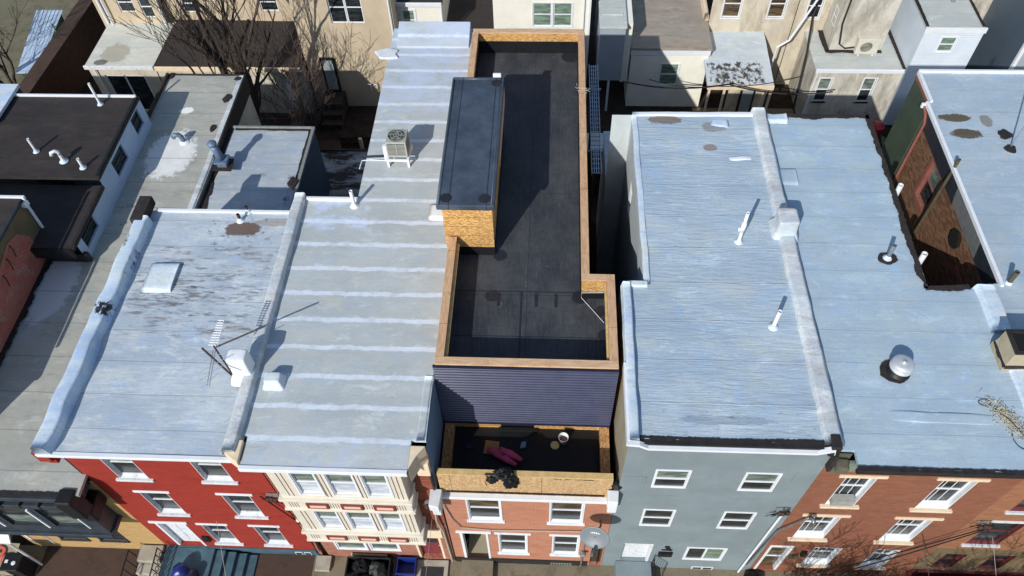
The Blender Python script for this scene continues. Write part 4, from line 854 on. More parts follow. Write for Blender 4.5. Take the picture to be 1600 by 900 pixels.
    m = MB(); m.box(1.99, 2.06, 8.06, 10.2, 9.3, 9.62); m.build('coping', 'white', h, bevel=.01)
    curb([(2.76, 12.7, 9.48), (2.74, 19.5, 9.48)], .16, .07, 'roof_edge', 'silver_curb', h, .02)
    curb([(2.7, 19.55, 9.48), (6.6, 19.6, 9.48)], .18, .08, 'roof_edge', 'chim_white', h, .02)
    m = MB(); m.box(2.2, 2.75, 12.62, 12.8, 9.45, 9.6); m.build('roof_edge_step', 'silver_curb', h, bevel=.03)
    curb([(6.8, 8.15, 9.45), (6.76, 12, 9.45), (6.72, 16, 9.45), (6.7, 19.8, 9.45)], .42, .2, 'parapet', 'silver_curb_g', h, .03)
    m = MB(); m.box(6.72, 6.95, 7.98, 8.35, 9.2, 9.68); m.build('parapet_end', 'black_tar', h, bevel=.03)
    wall(leftface(2.68), 12.75, 19.6, 0, 9.45, [(14.2, 14.8, 5.5, 6.8), (17.2, 17.8, 7.1, 8.3)], 'side_wall', 'side_gray', h, .1)
    for w_ in ((14.2, 14.8, 5.5, 6.8), (17.2, 17.8, 7.1, 8.3)): window(h, leftface(2.68), w_, .08, 'white', jamb=False)
    wall(leftface(2.04), 8.04, 12.75, 0, 9.5, [], 'side_wall', 'side_tan', h)
    sides(h, 2.04, 6.86, 12.75, 19.6, 0, 9.45, 'side_gray', 'b'); sides(h, 2.04, 2.68, 8.04, 12.75, 0, 9.45, 'side_gray', 'b')
    # wrinkled white blobs of coating
    curb([(5.45, 17.55, 9.51), (6.2, 17.62, 9.51)], .14, .05, 'coating_ridge', 'chim_white', h, .03, .08, .75, True)
    curb([(5.1, 19.2, 9.5), (5.7, 19.2, 9.5)], .3, .04, 'coating_ridge', 'silver_curb', h, .04, .08, .75, True)
house_gray()

# ================================================================ orange brick house
def house_orange():
    h = thing('row_house', 'orange brick house with deep white multi-pane windows and cream lintels', 'house', (9.3, 8.04, 0), 'row houses along the street')
    F = front(); W = [(7.58, 8.36, 6.12, 7.96), (9.96, 10.82, 6.05, 7.96), (7.42, 8.32, 3.45, 5.25), (9.92, 10.82, 3.42, 5.25), (8.33, 9.16, 1.0, 2.62), (10.15, 10.88, .98, 2.62)]; D = (6.98, 7.7, .35, 2.6)
    wall(F, 6.86, 11.8, 0, 8.6, W+[D], 'front_wall', 'orange_brick', h, .3)
    for i, w_ in enumerate(W): window(h, F, w_, .16, 'white', 'glass', 'glass', sill=(.12, .1, .09, 'beige_trim'), lintel=(.2, .12, .04, 'beige_trim') if i < 4 else None, munt=(3, 1), base=.12, ac=(i == 0), fw=.06)
    m = MB(); F.box(m, D[0], D[0]+.08, D[2], D[3], -.02, .2); F.box(m, D[1]-.08, D[1], D[2], D[3], -.02, .2); F.box(m, D[0], D[1], D[3]-.02, D[3]+.08, -.03, .2); F.box(m, D[0]+.08, D[1]-.08, 1.4, 1.46, .08, .12); dr = m.build('door', 'white', h, bevel=.01)
    m = MB(); F.box(m, D[0]+.08, D[1]-.08, D[2], D[3], .12, .14); m.build('door_leaf', 'glass_amber', dr)
    m = MB(); F.box(m, 7.75, 8.0, 1.7, 1.95, -.08, 0); m.build('mailbox', 'olive_metal', h, bevel=.01)
    m = MB(); F.box(m, 8.02, 8.18, 2.0, 2.3, -.12, 0); m.build('wall_lamp', 'black_iron', h, bevel=.02)
    m = MB(); m.box(6.95, 11.8, 7.93, 8.04, 8.5, 8.95); m.build('cornice', 'cornice_green', h, bevel=.02)
    m = MB(); m.prism([(6.95, 7.74), (7.22, 7.7), (7.26, 8.0), (6.95, 8.03)], 8.82, 9.12); m.prism([(6.95, 7.86), (7.15, 7.84), (7.15, 8.03), (6.95, 8.03)], 8.55, 8.82); m.build('cornice_end', 'moss', h, bevel=.05)
    m = MB(); m.box(6.84, 6.93, 7.86, 8.1, 8.6, 9.4); m.build('downspout_head', 'tar_brown', h, bevel=.03)
    sheet([(7.35, 11.78, 7.66, 12.9), (6.85, 10.3, 12.9, 19.75), (6.95, 7.35, 8.1, 12.9)], lambda x, y: 9.36, 'roof', 'silver_orange', h, .25, .022)
    curb([(7.3, 9.05, 9.33), (11.7, 8.95, 9.33)], .3, .05, 'roof_ridge', 'silver_orange', h, .02, .3, .5, True)
    m = MB(); m.box(7.3, 11.8, 7.58, 7.68, 9.18, 9.36); m.build('drip_edge', 'black_tar', h, bevel=.01)
    ragged([(7.3, 7.67, 9.375), (11.8, 7.67, 9.375)], .06, 0, 'tar_edge', 'black_tar', h, .03)
    ragged([(10.22, 19.8, 9.385), (10.22, 16.4, 9.385), (10.2, 12.86, 9.385)], .16, 0, 'tar_edge', 'tar_brown', h, .05)
    ragged([(7.0, 19.72, 9.385), (10.25, 19.7, 9.385)], .18, 0, 'tar_edge', 'tar_brown', h, .05)
    ragged([(10.2, 12.86, 9.385), (11.4, 12.95, 9.385)], .16, 0, 'tar_edge', 'tar_brown', h, .04)
    curb([(11.78, 12.95, 9.3), (11.78, 11.5, 9.3)], .5, .2, 'parapet', 'silver_curb', h, .04)
    curb([(11.78, 10.5, 9.3), (11.82, 7.75, 9.3)], .4, .14, 'parapet', 'silver_curb', h, .03)
    wall(rightface(10.3), 12.85, 19.75, 0, 9.3, [], 'side_wall', 'old_brick', h)
    sides(h, 6.95, 10.3, 12.85, 19.75, 0, 9.3, 'old_brick', 'b'); sides(h, 10.3, 11.8, 8.04, 12.9, 0, 9.3, 'old_brick', 'b')
    curb([(7.0, 17.0, 9.34), (7.5, 17.0, 9.34)], .65, .08, 'sealed_hatch', 'silver_orange', h, .015, .1, .95)
    curb([(6.95, 19.55, 9.36), (7.6, 19.55, 9.36)], .35, .14, 'coating_ridge', 'silver_curb', h, .06, .1)
    m = MB(); m.quad((6.86, 8.04, 8.6), (7.3, 8.04, 8.6), (7.3, 8.04, 9.3), (6.86, 8.04, 9.3)); m.build('upper_wall', 'moss', h)
house_orange()

# ================================================================ right house
def house_right():
    h = thing('row_house', 'tan brick house at the right edge with dark red window frames', 'house', (15, 8.04, 0), 'row houses along the street')
    F = front(); W = [(12.42, 13.35, 3.4, 5.2), (12.42, 13.35, 6.05, 7.95), (12.3, 12.95, 1.15, 2.45), (13.7, 14.4, 1.15, 2.45), (14.4, 15.3, 3.4, 5.2), (14.4, 15.3, 6.05, 7.95)]
    wall(F, 11.8, 17, 2.95, 8.7, [w_ for w_ in W if w_[2] > 3], 'front_wall', 'tan_brick', h, .24)
    wall(F, 11.8, 17, .9, 2.95, [w_ for w_ in W if w_[2] < 3], 'ground_floor_wall', 'ochre_render', h, .24)
    wall(F, 11.8, 17, 0, .9, [], 'foundation', 'dark_red', h)
    for w_ in W: window(h, F, w_, .1, 'dark_red', 'glass', 'glass', sill=(.08, .1, .07, 'white_dirty') if w_[2] > 3 else None, lintel=(.1, .12, .03, 'white_dirty') if w_[2] > 3 else None, base=.03)
    m = MB(); m.box(11.8, 17, 7.86, 8.04, 8.4, 8.9); m.build('cornice', 'cornice_green', h, bevel=.02)
    sheet([(11.95, 17, 7.7, 13.1), (12.28, 17.5, 13.1, 20.45), (12.42, 17.5, 20.45, 22.0)], lambda x, y: 9.36, 'roof', 'silver_right', h, .3, .02)
    m = MB(); m.box(11.8, 17, 7.6, 7.72, 9.15, 9.38); m.build('drip_edge', 'black_tar', h, bevel=.01)
    m = MB(); m.box(12.23, 12.32, 13.0, 20.45, 9.28, 9.43); m.box(12.38, 12.47, 20.46, 22.0, 9.28, 9.43); m.box(12.42, 17.5, 21.95, 22.06, 9.28, 9.45); m.box(12.12, 12.36, 20.36, 20.46, 9.2, 9.36); m.each('coping', 'white', h, bevel=.012)
    L = leftface(12.5); W2 = [(17.95, 18.85, 6.8, 8.3)]
    wall(L, 13.1, 20.4, 0, 8.5, W2, 'side_wall', 'alley_brick', h, .2)
    window(h, L, W2[0], .1, 'rust_red', 'glass_pale', 'glass', casing=.16)
    for (a, b, c, mt) in ((13.1, 14.7, .0, 'black_paint'), (14.7, 16.9, .012, 'metal_box'), (16.9, 18.6, .0, 'black_paint'), (18.6, 20.4, .015, 'black_paint')):
        m = MB(); m.quad((12.3+c, a, 9.3), (12.3+c, b, 9.3), (12.46+c, b, 8.38), (12.46+c, a, 8.38)); m.build('cladding', mt, h)
    m = MB(); m.box(12.46, 12.5, 14.3, 15.2, 7.3, 7.5); m.build('sill', 'rust_red', h, bevel=.01)
    m = MB(); m.box(12.46, 12.5, 13.3, 14.2, 5.6, 7.2); m.build('dark_window', 'dark', h)
    wall(leftface(12.42), 20.45, 22.0, 0, 9.25, [], 'green_wall', 'green_paint', h)
    m = MB(); m.quad((12.42, 20.45, 0), (12.52, 20.4, 0), (12.52, 20.4, 9.2), (12.42, 20.45, 9.2)); m.build('green_return', 'green_paint', h)
    m = MB(); m.box(12.37, 12.42, 20.48, 22.0, 9.16, 9.27); m.build('trim', 'rust_red', h)
    m = MB(); m.tube([(12.2, 20.4, 9.3), (12.34, 20.3, 9.0), (12.4, 20.2, 8.7), (12.4, 20.2, 2)], .05, 8); m.build('downspout', 'rust_red', h)
    sides(h, 12.42, 17.5, 13, 22.0, 0, 9.25, 'stucco_gray', 'b')
    m = MB(); m.quad((11.82, 13.1, 0), (12.5, 13.1, 0), (12.5, 13.1, 9.3), (11.82, 13.1, 9.3)); m.build('return_wall', 'side_gray', h)
    m = MB(); m.tube([(12.52, 15.85, 7.95), (12.4, 15.85, 7.95)], .3, 8); m.build('wall_vent', 'dark', h)
house_right()

# ================================================================ houses of the next street, seen from behind
RG = 'houses of the next street'
def rear_houses():
    F = lambda y: front(y)
    # --- tan house with patio extension
    h = thing('rear_house', 'tan house whose pale flat patio extension has dark sliding doors, top left', 'house', (-21, 33, 0), RG)
    wall(F(33.7), -22.9, -19.5, 2.2, 9, [(-21.7, -20.9, 3.5, 4.6), (-20.6, -20.0, 3.2, 4.4)], 'rear_wall', 'stucco_tan', h, .1)
    for w_ in ((-21.7, -20.9, 3.5, 4.6), (-20.6, -20.0, 3.2, 4.4)): window(h, F(33.7), w_, .08, 'white', jamb=False)
    m = MB(); m.tube([(-22.6, 33.6, 2.9), (-22.6, 33.6, 8)], .06, 6); m.tube([(-22.35, 33.55, 2.9), (-22.35, 33.55, 8)], .05, 6); m.tube([(-19.6, 33.6, 2.9), (-19.55, 33.6, 8)], .06, 6); m.each('downspout', 'white', h)
    sheet([(-22.6, -19.2, 30.2, 33.7)], lambda x, y: 2.9, 'extension_roof', 'patio_roof', h)
    pd = [(-21.9, -19.9, .1, 2.3)]
    wall(F(30.3), -22.55, -19.2, 0, 2.85, pd, 'extension_wall', 'cream_old', h, .15)
    m = MB(); f = F(30.3); f.box(m, -21.9, -21.84, .1, 2.3, .02, .12); f.box(m, -20.95, -20.88, .1, 2.3, .02, .12); f.box(m, -19.96, -19.9, .1, 2.3, .02, .12); f.box(m, -21.9, -19.9, 2.22, 2.3, .02, .12); dr = m.build('patio_door', 'white', h)
    m = MB(); f.box(m, -21.84, -19.96, .1, 2.22, .07, .09); m.build('pane', 'glass', dr)
    m = MB(); m.box(-22.65, -19.2, 30.14, 30.24, 2.72, 2.93); m.build('gutter', 'white_dirty', h, bevel=.02)
    sides(h, -22.55, -19.2, 30.3, 33.7, 0, 2.85, 'cream_old', 'l')
    m = MB(); m.tube([(-22.2, 30.2, 2.8), (-22.1, 30.2, .3)], .04, 6); m.build('downspout', 'white', h)
    # --- tan house with brown extension
    h = thing('rear_house', 'tan house with two dark brown flat extensions behind the bare tree', 'house', (-16, 33, 0), RG)
    wall(F(34.0), -19.5, -12.3, 2.2, 9, [(-18.6, -17.7, 3.3, 4.3), (-14.6, -13.7, 3.4, 4.4)], 'rear_wall', 'stucco_tan', h, .1)
    for w_ in ((-18.6, -17.7, 3.3, 4.3), (-14.6, -13.7, 3.4, 4.4)): window(h, F(34.0), w_, .08, 'white', jamb=False)
    sheet([(-19.15, -15.45, 30.2, 34.0)], lambda x, y: 2.88, 'extension_roof', 'brown_roof', h)
    sheet([(-15.4, -12.0, 30.2, 34.2)], lambda x, y: 2.84, 'extension_roof', 'brown_roof', h)
    W = [(-18.2, -17.2, 1.3, 2.1), (-15.6, -15.0, 1.2, 2.1), (-13.2, -12.7, .1, 2.2)]
    wall(F(30.3), -19.15, -12.0, 0, 2.8, W, 'extension_wall', 'cream_old', h, .15)
    for w_ in W[:2]: window(h, F(30.3), w_, .1, 'white', jamb=False, slider=True)
    m = MB(); F(30.3).box(m, -13.2, -12.7, .1, 2.2, .05, .09); m.build('door', 'white_dirty', h)
    m = MB(); m.box(-19.15, -12.0, 30.14, 30.24, 2.66, 2.9); m.build('fascia', 'beige_trim', h, bevel=.02)
    m = MB(); m.box(-15.5, -15.38, 30.2, 34.1, 2.85, 2.95); m.build('roof_divider', 'black_tar', h, bevel=.02)
    sides(h, -19.15, -12.0, 30.3, 34.0, 0, 2.8, 'cream_old', 'r')
    # --- tall stucco house
    h = thing('rear_house', 'tall tan stucco house with one wide dark window, twig shadows on its wall', 'house', (-9.6, 31, 0), RG)
    W = [(-10.15, -8.6, 4.88, 6.5)]
    wall(F(30.9), -11.9, -7.25, 0, 9.5, W, 'rear_wall', 'stucco_tan', h, .12)
    window(h, F(30.9), (-10.15, -9.38, 4.88, 6.5), .1, 'white', 'glass', 'glass', jamb=False); window(h, F(30.9), (-9.37, -8.6, 4.88, 6.5), .1, 'white', 'glass', 'glass', jamb=False)
    m = MB(); m.quad((-11.9, 30.9, 0), (-11.9, 37, 0), (-11.9, 37, 9.5), (-11.9, 30.9, 9.5)); m.quad((-7.25, 30.9, 0), (-7.25, 37, 0), (-7.25, 37, 9.5), (-7.25, 30.9, 9.5)); m.build('side_wall', 'stucco_tan', h)
    m = MB(); f = F(30.9); f.box(m, -11.15, -10.45, 1.0, 3.0, -.12, 0); dr = m.build('door', 'black_iron', h, bevel=.02)
    m = MB(); f.box(m, -11.05, -10.55, 1.15, 2.9, -.14, -.121); m.build('door_pane', 'door_glass', dr)
    m = MB(); m.box(-11.3, -10.3, 29.9, 30.9, 0, .95); m.box(-11.3, -10.3, 29.5, 29.9, 0, .6); m.box(-11.3, -10.3, 29.1, 29.5, 0, .3); m.build('back_steps', 'old_wood', h, bevel=.01)
    m = MB(); m.tube([(-7.35, 30.85, 9), (-7.35, 30.85, .2)], .05, 6); m.build('downspout', 'white', h)
    m = MB(); m.box(-10.25, -10.1, 30.78, 30.9, 2.75, 2.85); m.build('wall_lamp', 'beige_trim', h)
    m = MB(); m.tube([(-8.9, 30.85, 1.0), (-8.9, 30.75, 1.5), (-9.05, 30.75, 1.52)], .03, 6); m.tube([(-8.6, 30.85, 1.0), (-8.6, 30.75, 1.5), (-8.75, 30.75, 1.52)], .03, 6); m.build('vent_hook', 'pvc', h)
    # --- small siding house
    h = thing('rear_house', 'small beige sided rear wing with a narrow window, beside a dark brown low roof', 'house', (-6, 32, 0), RG)
    W = [(-7.05, -6.45, 3.75, 4.85)]
    wall(F(32.0), -7.75, -5.2, 0, 5.2, W, 'rear_wall', 'siding_cream', h, .1); window(h, F(32.0), W[0], .06, 'white', 'glass_green', 'glass_green', casing=.08, jamb=False)
    sides(h, -7.75, -5.2, 32, 38, 0, 5.2, 'siding_cream', 'lr')
    sheet([(-7.85, -5.1, 31.9, 38)], lambda x, y: 5.25, 'roof', 'brown_roof', h)
    m = MB(); m.box(-7.85, -5.1, 31.85, 31.95, 5.12, 5.32); m.tube([(-7.7, 31.9, 5.2), (-7.75, 31.9, .3)], .06, 6); m.tube([(-5.15, 31.9, 5.2), (-5.15, 31.9, 3.2)], .05, 6); m.build('gutter', 'white', h, bevel=.02)
    sheet([(-5.1, -2.75, 32.6, 38)], lambda x, y: 3.3, 'low_roof', 'brown_roof', h); 
    wall(F(32.7), -5.1, -2.75, 0, 3.25, [], 'low_wall', 'siding_cream', h)
    # --- cream siding with double window
    h = thing('rear_house', 'cream sided house with a pair of greenish sash windows behind the lumber parapet', 'house', (-.4, 31.8, 0), RG)
    W = [(-.85, .02, 4.2, 5.45), (.1, .97, 4.2, 5.45)]
    wall(F(31.75), -2.7, 1.78, 0, 9, W, 'rear_wall', 'siding_cream', h, .08)
    for w_ in W: window(h, F(31.75), w_, .05, 'white', 'glass_green', 'glass_green', casing=.04, jamb=False)
    sides(h, -2.7, 1.78, 31.75, 38, 0, 9, 'siding_beige', 'lr')
    m = MB(); m.box(1.72, 1.82, 31.7, 31.8, 0, 9); m.tube([(1.5, 31.68, 9), (1.5, 31.68, .2)], .04, 6); m.build('corner_trim', 'white', h)
    # --- beige siding wing with tan roof
    h = thing('rear_house', 'beige sided wing with a flat tan brown roof and grey sided bay', 'house', (5.6, 31.2, 0), RG)
    W = [(5.32, 6.2, 1.35, 2.6)]
    wall(F(31.1), 3.85, 7.5, 0, 3.5, W, 'rear_wall', 'siding_beige', h, .08); window(h, F(31.1), W[0], .05, 'white', 'glass_green', 'glass_green', casing=.05, jamb=False)
    m = MB(); F(31.1).box(m, 3.8, 7.55, 3.12, 3.5, -.04, 0); m.build('fascia', 'white', h, bevel=.01)
    m = MB(); m.quad((3.85, 31.1, 0), (3.85, 38, 0), (3.85, 38, 3.5), (3.85, 31.1, 3.5)); m.quad((7.5, 31.1, 0), (7.5, 38, 0), (7.5, 38, 3.5), (7.5, 31.1, 3.5)); m.build('side_wall', 'siding_beige', h)
    sheet([(3.8, 7.58, 31.02, 38)], lambda x, y: 3.55, 'roof', 'tan_roof', h)
    curb([(7.5, 33.2, 3.55), (7.5, 38, 3.55)], .2, .35, 'parapet', 'beige_trim', h, .02)
    m = MB(); m.box(2.25, 3.4, 30.6, 35, 2.0, 4.95); bay = m.build('bay', 'siding_grey', h)
    m = MB(); m.box(3.4, 3.75, 31.0, 35, 1.6, 4.9); m.build('bay_side', 'siding_beige', bay)
    m = MB(); m.box(2.2, 3.45, 30.52, 35, 4.95, 5.05); m.box(2.35, 3.3, 31.4, 31.5, 5.05, 5.1); m.build('bay_roof', 'light_roof', bay, bevel=.01)
    m = MB(); m.box(2.8, 2.9, 30.7, 30.8, 0, 2.0); m.build('post', 'white', bay)
    # --- stucco house with silver porch roof
    h = thing('rear_house', 'weathered stucco house with a stained silver porch roof and amber windows', 'house', (9.5, 33, 0), RG)
    W = [(8.15, 8.98, 3.85, 5.3), (10.3, 11.05, 3.85, 5.3)]
    wall(F(33.0), 7.6, 11.6, 0, 9, W, 'rear_wall', 'stucco_old', h, .12)
    for w_ in W: window(h, F(33.0), w_, .1, 'white', 'glass_amber', 'glass_amber', jamb=False, casing=.05)
    sheet([(7.3, 10.35, 29.3, 33.0)], lambda x, y: 2.8+.08*(y-29.3), 'porch_roof', 'silver_porch', h, .3, .03)
    m = MB(); m.box(7.3, 10.35, 29.22, 29.34, 2.6, 2.84); m.build('porch_fascia', 'beige_trim', h, bevel=.02)
    for x in (7.4, 8.1, 9.9, 10.25): m = MB(); m.box(x, x+.1, 29.35, 29.45, 0, 2.65); m.build('porch_post', 'beige_trim', h)
    m = MB(); m.box(8.5, 10.3, 29.9, 30.0, 0, 2.6); m.build('porch_wall', 'stucco_old', h)
    m = MB(); m.box(9.05, 9.75, 29.84, 29.9, .2, 2.3); d_ = m.build('porch_door', 'black_iron', h); m = MB(); m.box(9.15, 9.65, 29.82, 29.838, .35, 2.2); m.build('pane', 'door_glass', d_)
    m = MB(); m.tube([(12.2, 32.0, 6), (11.3, 31.9, 3.4), (10.8, 31.8, 3.1), (10.75, 31.8, .4)], .05, 6); m.build('downspout', 'white', h)
    # --- stucco house with L roof
    h = thing('rear_house', 'stained grey stucco house with an L shaped low roof under a condenser', 'house', (14.3, 31, 0), RG)
    wall(F(32.9), 11.6, 13.1, 0, 9, [(12.05, 12.7, 3.9, 5.2)], 'rear_wall', 'stucco_old', h, .1); window(h, F(32.9), (12.05, 12.7, 3.9, 5.2), .08, 'white', jamb=False, casing=.05)
    W = [(12.62, 13.2, 1.3, 2.68), (14.65, 15.22, 1.3, 2.7)]
    wall(F(30.03), 12.3, 16.3, 0, 3.1, W, 'wing_wall', 'stucco_gray', h, .12)
    for w_ in W: window(h, F(30.03), w_, .08, 'white', 'glass_pale', 'glass', casing=.05, jamb=False, sill=(.06, .05, .05, 'black_iron'))
    m = MB(); m.quad((12.3, 30.03, 0), (12.3, 33, 0), (12.3, 33, 3.1), (12.3, 30.03, 3.1)); m.build('wing_side', 'stucco_gray', h)
    sheet([(12.25, 16.35, 29.95, 31.35), (12.25, 13.2, 31.35, 32.9), (15.55, 16.35, 31.35, 33)], lambda x, y: 3.22, 'roof', 'light_roof', h, .3, .01)
    m = MB(); m.box(12.25, 16.35, 29.88, 29.98, 3.08, 3.28); m.tube([(12.35, 29.9, 3.1), (12.35, 29.95, .2)], .04, 6); m.build('gutter', 'white', h, bevel=.02)
    m = MB(); m.quad((13.1, 31.4, 3.1), (15.5, 31.4, 3.1), (15.5, 31.4, 9), (13.1, 31.4, 9)); m.quad((13.1, 31.4, 3.1), (13.1, 34, 3.1), (13.1, 34, 9), (13.1, 31.4, 9)); m.quad((15.5, 31.4, 3.1), (15.5, 34, 3.1), (15.5, 34, 9), (15.5, 31.4, 9)); m.build('upper_wall', 'stucco_gray', h)
    ragged([(13.0, 32.9, 3.25), (13.02, 31.3, 3.25), (15.5, 31.28, 3.25)], .26, 0, 'tar_flashing', 'tar_brown', h, .03)
    ragged([(16.3, 30.0, 3.25), (16.25, 33, 3.25)], .24, 0, 'tar_flashing', 'tar_brown', h, .05)
    m = MB(); m.tube([(12.25, 33, 6.5), (12.4, 32.8, 4.6), (12.3, 32.6, 4.2), (12.05, 31.2, 3.2), (12.0, 30.4, .5)], .05, 6); m.build('drain_line', 'tar_brown', h)
    window(h, leftface(13.1), (31.8, 32.3, 4.2, 5.1), .02, 'white', jamb=False)
    # --- white siding block
    h = thing('rear_house', 'white sided block with a pale grey flat roof and a single small window', 'house', (17.5, 30, 0), RG)
    W = [(17.17, 17.85, 4.3, 5.07)]
    wall(F(29.9), 16.32, 18.85, 0, 5.45, W, 'rear_wall', 'siding_white', h, .06); window(h, F(29.9), W[0], .04, 'white', 'glass_green', 'glass_green', casing=.05, jamb=False)
    m = MB(); m.quad((16.32, 29.9, 0), (16.32, 38, 0), (16.32, 38, 5.45), (16.32, 29.9, 5.45)); m.quad((18.85, 29.9, 0), (18.85, 38, 0), (18.85, 38, 5.45), (18.85, 29.9, 5.45)); m.build('side_wall', 'siding_white', h)
    sheet([(16.35, 18.85, 29.95, 38)], lambda x, y: 5.5, 'roof', 'light_roof', h)
    ragged([(16.4, 30, 5.53), (16.4, 38, 5.53)], .14, 0, 'tar_edge', 'black_tar', h); ragged([(18.8, 30, 5.53), (18.8, 38, 5.53)], .14, 0, 'tar_edge', 'black_tar', h)
    m = MB(); m.box(16.28, 18.9, 29.84, 29.93, 5.3, 5.56); m.build('fascia', 'white', h, bevel=.01)
    m = MB(); m.tube([(18.0, 31.9, 5.5), (18.0, 31.9, 5.9)], .09, 10); m.build('roof_vent', 'silver_pipe', h)
    # --- dark slate siding
    h = thing('rear_house', 'house clad in dark slate grey siding at the top right corner', 'house', (22, 30, 0), RG)
    m = MB(); m.quad((20.1, 28.8, 0), (20.1, 38, 0), (20.1, 38, 7.5), (20.1, 28.8, 7.5)); m.build('side_wall', 'siding_dark', h)
    wall(F(28.8), 20.1, 26, 0, 7.5, [], 'rear_wall', 'siding_grey', h); m = MB(); m.box(20.05, 20.2, 28.72, 28.85, 0, 7.5); m.build('corner_trim', 'white', h)
    m = MB(); m.quad((20.05, 28.7, 7.5), (26, 28.7, 7.5), (26, 38, 7.5), (20.05, 38, 7.5)); m.build('roof', 'light_roof', h)
    # --- stucco strip between white block and slate house
    h = thing('rear_house', 'narrow stained stucco wall between the white sided block and the slate grey house', 'house', (19.5, 32, 0), RG)
    wall(F(32.5), 18.9, 20.1, 0, 8, [(19.1, 19.5, 5.5, 6.4)], 'rear_wall', 'stucco_gray', h, .1); window(h, F(32.5), (19.1, 19.5, 5.5, 6.4), .06, 'white', jamb=False)
rear_houses()

# ================================================================ fences, sheds, yards
def fence(name, label, p0, p1, hgt, mat, group=None, bw=.14):
    a = Vector(p0); b = Vector(p1); L = (b-a).length; u = (b-a).normalized(); o = thing(name, label, 'fence', a, group)
    m = MB(); n = int(L/bw); s_ = Vector((u.y, -u.x, 0))
    for i in range(n):
        c = a+u*(i+.5)*L/n; hh = hgt*rnd.uniform(.97, 1.01); k = L/n*.46
        q = [c-u*k-s_*.012, c+u*k-s_*.012, c+u*k+s_*.012, c-u*k+s_*.012]; m.prism([(v.x, v.y) for v in q], .03, hh)
    m.build('board', mat, o); m = MB()
    for z in (.35, hgt*.8): m.tube([a+Vector((0, 0, z))+s_*.04, b+Vector((0, 0, z))+s_*.04], .04, 4)
    m.build('rail', mat, o); return o
fence('wooden_fence', 'dark weathered board fence across the yard behind the red house', (-9.8, 26.9, 0), (-6.4, 26.9, 0), 1.6, 'old_wood')
fence('wooden_fence', 'grey board fence between the yards left of the bare bush', (-12.3, 25.4, 0), (-12.3, 30.0, 0), 1.5, 'grey_wood')
fence('wooden_fence', 'dark board fence in the yard beside the two bare trees', (-19.0, 26.2, 0), (-15.6, 26.2, 0), 1.6, 'old_wood')
fence('wooden_fence', 'low dark fence behind the grey stuccoed house', (3.0, 26.2, 0), (7.4, 26.2, 0), 1.5, 'old_wood')
fence('wooden_fence', 'stained board fence behind the orange brick house', (7.4, 27.0, 0), (11.7, 27.0, 0), 1.5, 'grey_wood')
